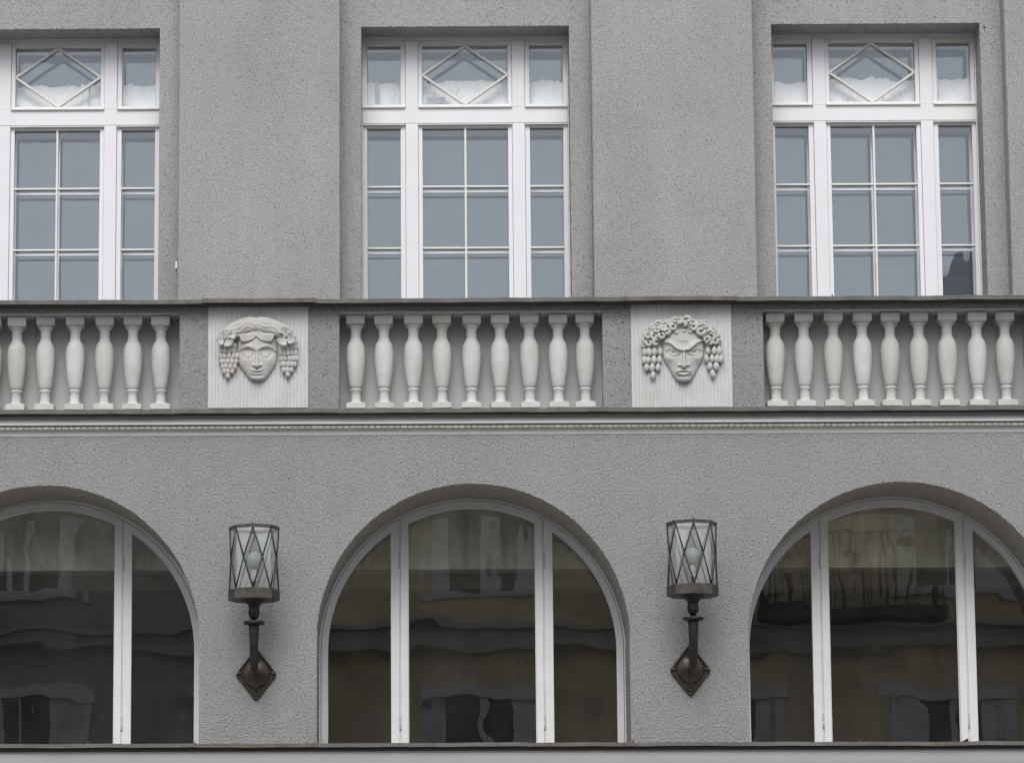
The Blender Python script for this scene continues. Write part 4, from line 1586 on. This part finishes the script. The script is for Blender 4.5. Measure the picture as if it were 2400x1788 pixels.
    fy = R0 * TL     # the front vertex looks higher by this
    ztop, zbt, zbb, ztt = ztop - fy + .034, zbt - fy + .026, zbb - fy, ztt - fy + .034
    def poly(R_, n, a0=-90):
        return [(R_ * math.cos(math.radians(a0 + 360 * i / n)), -D + R_ * math.sin(math.radians(a0 + 360 * i / n))) for i in range(n)]
    m = MB()
    def ringband(m, Ra, Rb, z0, z1, n=8):
        a, b = poly(Ra, n), poly(Rb, n)
        vs = [(x, y, z0) for x, y in a] + [(x, y, z1) for x, y in a] + [(x, y, z0) for x, y in b] + [(x, y, z1) for x, y in b]
        fs = []
        for i in range(n):
            j = (i + 1) % n
            fs += [(i, j, n + j, n + i), (2 * n + i, 3 * n + i, 3 * n + j, 2 * n + j), (i, 2 * n + i, 2 * n + j, j), (n + i, n + j, 3 * n + j, 3 * n + i)]
        m.add(vs, fs)
    ringband(m, R0 * 1.015, R0 * .93, ztop, ztt)
    m.build('top_band', 'ring', T, bevel=.001)
    m = MB()
    m.lathe([(.0025, 0), (.004, .006), (.002, .012)], 8, (0, -D - R0, ztt))
    m.build('pin', 'ring', T)
    m = MB()
    a = poly(R0 * 1.03, 8)
    vs = [(x, y, zbb) for x, y in a] + [(x, y, zbt) for x, y in a]
    fs = [(i, (i + 1) % 8, 8 + (i + 1) % 8, 8 + i) for i in range(8)] + [tuple(range(7, -1, -1)), tuple(range(8, 16))]
    m.add(vs, fs)
    m.build('base_tray', 'ring', T, bevel=.0015)
    m = MB()
    zh = zk1 + 2 * q
    hz = zbb - zh
    m.lathe([(84 * q, 0), (92 * q, hz * .25), (130 * q, hz * .55), (170 * q, hz * .8), (178 * q, hz + .001)], 28, (0, -D, zh))
    m.build('hub', 'iron', T)
    top = [Vector((x, y, ztop)) for x, y in poly(R0 * .975, 8)]
    bot = [Vector((x, y, zbt)) for x, y in poly(R0 * .975, 8)]
    midp = [Vector((x, y, (ztop + zbt) / 2)) for x, y in poly(R0 * .985, 8, -90 + 22.5)]
    cage = empty('cage', (0, 0, 0), T)
    for i in range(8):
        j = (i + 1) % 8
        for a_, b_ in ((top[i], midp[i]), (top[j], midp[i]), (midp[i], bot[i]), (midp[i], bot[j])):
            m = MB()
            m.tube([a_, b_], .0046, 6)
            m.build('lead_bar', 'iron', cage)
        m = MB()
        m.ball(midp[i] + (midp[i] - Vector((0, -D, midp[i].z))).normalized() * .002, (.006, .006, .006), 8, 6)
        m.build('solder_knob', 'ring', cage)
        ctr = Vector((0, -D, midp[i].z))
        def pane(pl_):
            mm = MB()
            cc = sum(pl_, Vector()) / len(pl_)
            pl2 = [p.lerp(cc, .012) for p in pl_]
            inn = [p + (Vector((0, -D, p.z)) - p).normalized() * .003 for p in pl2]
            nn = len(pl2)
            if nn == 4:
                fr = [(0, 1, 2), (0, 2, 3)]
            else:
                fr = [(0, 1, 2)]
            vs_ = pl2 + inn
            fs_ = fr + [tuple(nn + k_ for k_ in reversed(f)) for f in fr] + [(k_, (k_ + 1) % nn, nn + (k_ + 1) % nn, nn + k_) for k_ in range(nn)]
            mm.add(vs_, fs_)
            mm.build('pane', 'glass_lan', cage)
        pane([top[i], midp[i - 1], bot[i], midp[i]])
        pane([top[i], midp[i], top[j]])
        pane([bot[i], bot[j], midp[i]])
    # lamp bulb on its holder
    bl_ = empty('bulb', (0, 0, 0), T)
    m = MB()
    m.lathe([(42 * q, 0), (50 * q, 20 * q), (52 * q, 60 * q), (47 * q, 64 * q), (52 * q, 70 * q), (52 * q, 110 * q), (46 * q, 114 * q), (46 * q, 120 * q), (44 * q, 180 * q), (38 * q, 188 * q)], 20, (0, -D, zbt + 130 * q), smooth=False)
    m.build('holder', 'socket', bl_)
    m = MB()
    zb0_ = zbt + 310 * q
    m.lathe([(44 * q, 0), (62 * q, 22 * q), (92 * q, 66 * q), (108 * q, 125 * q), (106 * q, 180 * q), (84 * q, 235 * q), (50 * q, 262 * q), (16 * q, 272 * q)], 24, (0, -D, zb0_))
    m.build('globe', 'bulb', bl_)
    m = MB()
    m.lathe([(22 * q, 0), (22 * q, 132 * q)], 12, (0, -D, zbt))
    m.build('stem', 'iron', bl_)
    return T


T0 = make_lantern()
ll = ['octagonal leaded wall lantern under the smiling mask, between left and middle arches',
      'octagonal leaded wall lantern under the frowning mask, between middle and right arches']
for i, (px, py) in enumerate(((600.7, 1581), (1617.7, 1571.5))):
    o = T0 if i == 0 else copy_tree(T0)
    x, z = U(px, py, YL)
    o.location = (x, -0.004, z)
    o.rotation_euler = (0, 0, (-.01, .014)[i])
    tag(o, ll[i], 'wall lantern', 'wall lanterns between the arches')

# ------------------------------------------------------------------ small things
x, z = U(2318, 957, YLEDGE + .01)
Wd = tag(empty('weed', (x, YLEDGE + .012, z)), 'tiny yellow-green weed sprouting from the ledge under the right balustrade', 'weed')
for i in range(9):
    a = random.uniform(-1.3, 1.3)
    ln = random.uniform(.012, .026)
    m = MB()
    d = Vector((math.sin(a), random.uniform(-.5, -.1), math.cos(a) * (1 if i % 3 else -.6)))
    e = d * ln
    n_ = Vector((d.z, 0, -d.x)).normalized() * ln * .28
    m.add([Vector((0, 0, 0)), e * .5 + n_ + Vector((0, -.002, 0)), e, e * .5 - n_], [(0, 1, 2, 3)])
    m.build('leaf', 'leaf', Wd)
m = MB()
m.tube([(0, .004, -.012), (0, -.002, 0), (.002, -.004, .01)], .0015, 6)
m.build('stem', 'leaf', Wd)

x, z = U(412.5, 620, YPIL)
cl = tag(empty('cable_clip', (x, YPIL + .03, z)), 'small white clip on the edge of the pilaster beside the left window', 'clip')
m = MB()
m.box(-.006, .007, -.012, .012, -.022, .024)
m.build('clip_body', 'white', cl, bevel=.002)
m = MB()
m.box(-.002, .004, -.006, .006, -.04, -.024)
m.build('wire_end', 'iron', cl)
m = MB()
x, z = U(2307, 65, YWALL)
m.lathe([(.004, -.001), (.007, 0), (.007, .003), (.004, .004)], 10)
o = m.build('wall_plug', 'iron', None, (x, YWALL - .001, z))
o.rotation_euler = (math.pi / 2, 0, 0)
tag(o, 'tiny dark plug in the wall beside the top corner of the right window', 'wall plug')

# ------------------------------------------------------------------ house across the street (seen mirrored in the panes)
OY = -28.5
O = tag(empty('house', (2, OY, 0)), 'ochre house across the street, seen only mirrored in the arched panes', 'house')
OH = 11.7


def opart(mb, name, mat, parent=None):
    o = mb.build(name, mat, parent or O, (-2, -OY, 0) if parent is None else (0, 0, 0))
    return o


m = MB()
m.box(-26, -1.4, OY - 9, OY, 0, OH)
opart(m, 'wall', 'opp_grey')
m = MB()
m.box(-1.4, 30, OY - 9, OY + .06, 0, OH)
opart(m, 'wall', 'opp')
m = MB()
for z0, z1, dp in ((8.25, 8.5, .35), (8.5, 8.56, .5), (4.4, 4.6, .3), (OH - .35, OH - .05, .35)):
    m.box(-26, 30, OY, OY + dp, z0, z1)
opart(m, 'string_course', 'band')
m = MB()
m.profile([(OY + .7, OH - .05), (OY + .7, OH + .08), (OY - 4.5, OH + 1.1), (OY - 9.5, OH - .05)], -26.5, 30.5)
rf = opart(m, 'roof', 'roof')
m = MB()
m.add([(5.6, OY + .45, OH), (14.0, OY + .45, OH), (14.0, OY - 8, OH), (5.6, OY - 8, OH), (9.8, OY - 6.0, OH + 5.3), (9.8, OY - 8, OH + 5.3)],
      [(0, 1, 4), (1, 2, 5, 4), (3, 0, 4, 5), (2, 3, 5)])
m.build('gable', 'roof', rf)
m = MB()
m.box(-12.6, -12.0, OY - 3, OY - 2.2, OH, OH + 1.4)
m.build('chimney', 'opp', rf)
for i in range(-8, 10):
    cx = i * 3.1 + .8
    for (z0, z1, hw_) in ((9.1, 10.7, .62), (5.5, 7.6, .68), (1.4, 3.6, .8)):
        fr = MB()
        fr.box(cx - hw_ - .18, cx + hw_ + .18, OY, OY + .16, z0 - .12, z0)
        fr.box(cx - hw_ - .18, cx + hw_ + .18, OY, OY + .18, z1, z1 + .16)
        fr.box(cx - hw_ - .12, cx - hw_, OY, OY + .13, z0, z1)
        fr.box(cx + hw_, cx + hw_ + .12, OY, OY + .13, z0, z1)
        fr.box(cx - .05, cx + .05, OY, OY + .11, z0, z1)
        fr.box(cx - hw_, cx - .05, OY, OY + .11, z0 + (z1 - z0) * .66, z0 + (z1 - z0) * .66 + .08)
        fr.box(cx + .05, cx + hw_, OY, OY + .11, z0 + (z1 - z0) * .66, z0 + (z1 - z0) * .66 + .08)
        wo = opart(fr, 'window', 'opp2')
        pn = MB()
        pn.box(cx - hw_, cx + hw_, OY, OY + .075, z0, z1)
        pn.build('pane', 'pane_opp', wo)
        ct = MB()
        for sx in (-1, 1):
            a, b_ = sorted((cx + sx * hw_, cx + sx * hw_ * random.uniform(.45, .75)))
            ct.box(a, b_, OY + .0755, OY + .09, z0, z1)
        ct.build('curtain', 'curtain', wo)
bk = MB()
for cx in (5.6, 11.8):
    bk.box(cx - 1.2, cx + 1.2, OY, OY + .9, 8.6, 8.75)
    for j in range(18):
        xx = cx - 1.15 + 2.3 * j / 17
        bk.box(xx - .015, xx + .015, OY + .84, OY + .87, 8.75, 9.6)
    bk.box(cx - 1.2, cx + 1.2, OY + .83, OY + .88, 9.6, 9.65)
opart(bk, 'balcony', 'opp_dark')
print('objects', len(bpy.data.objects))
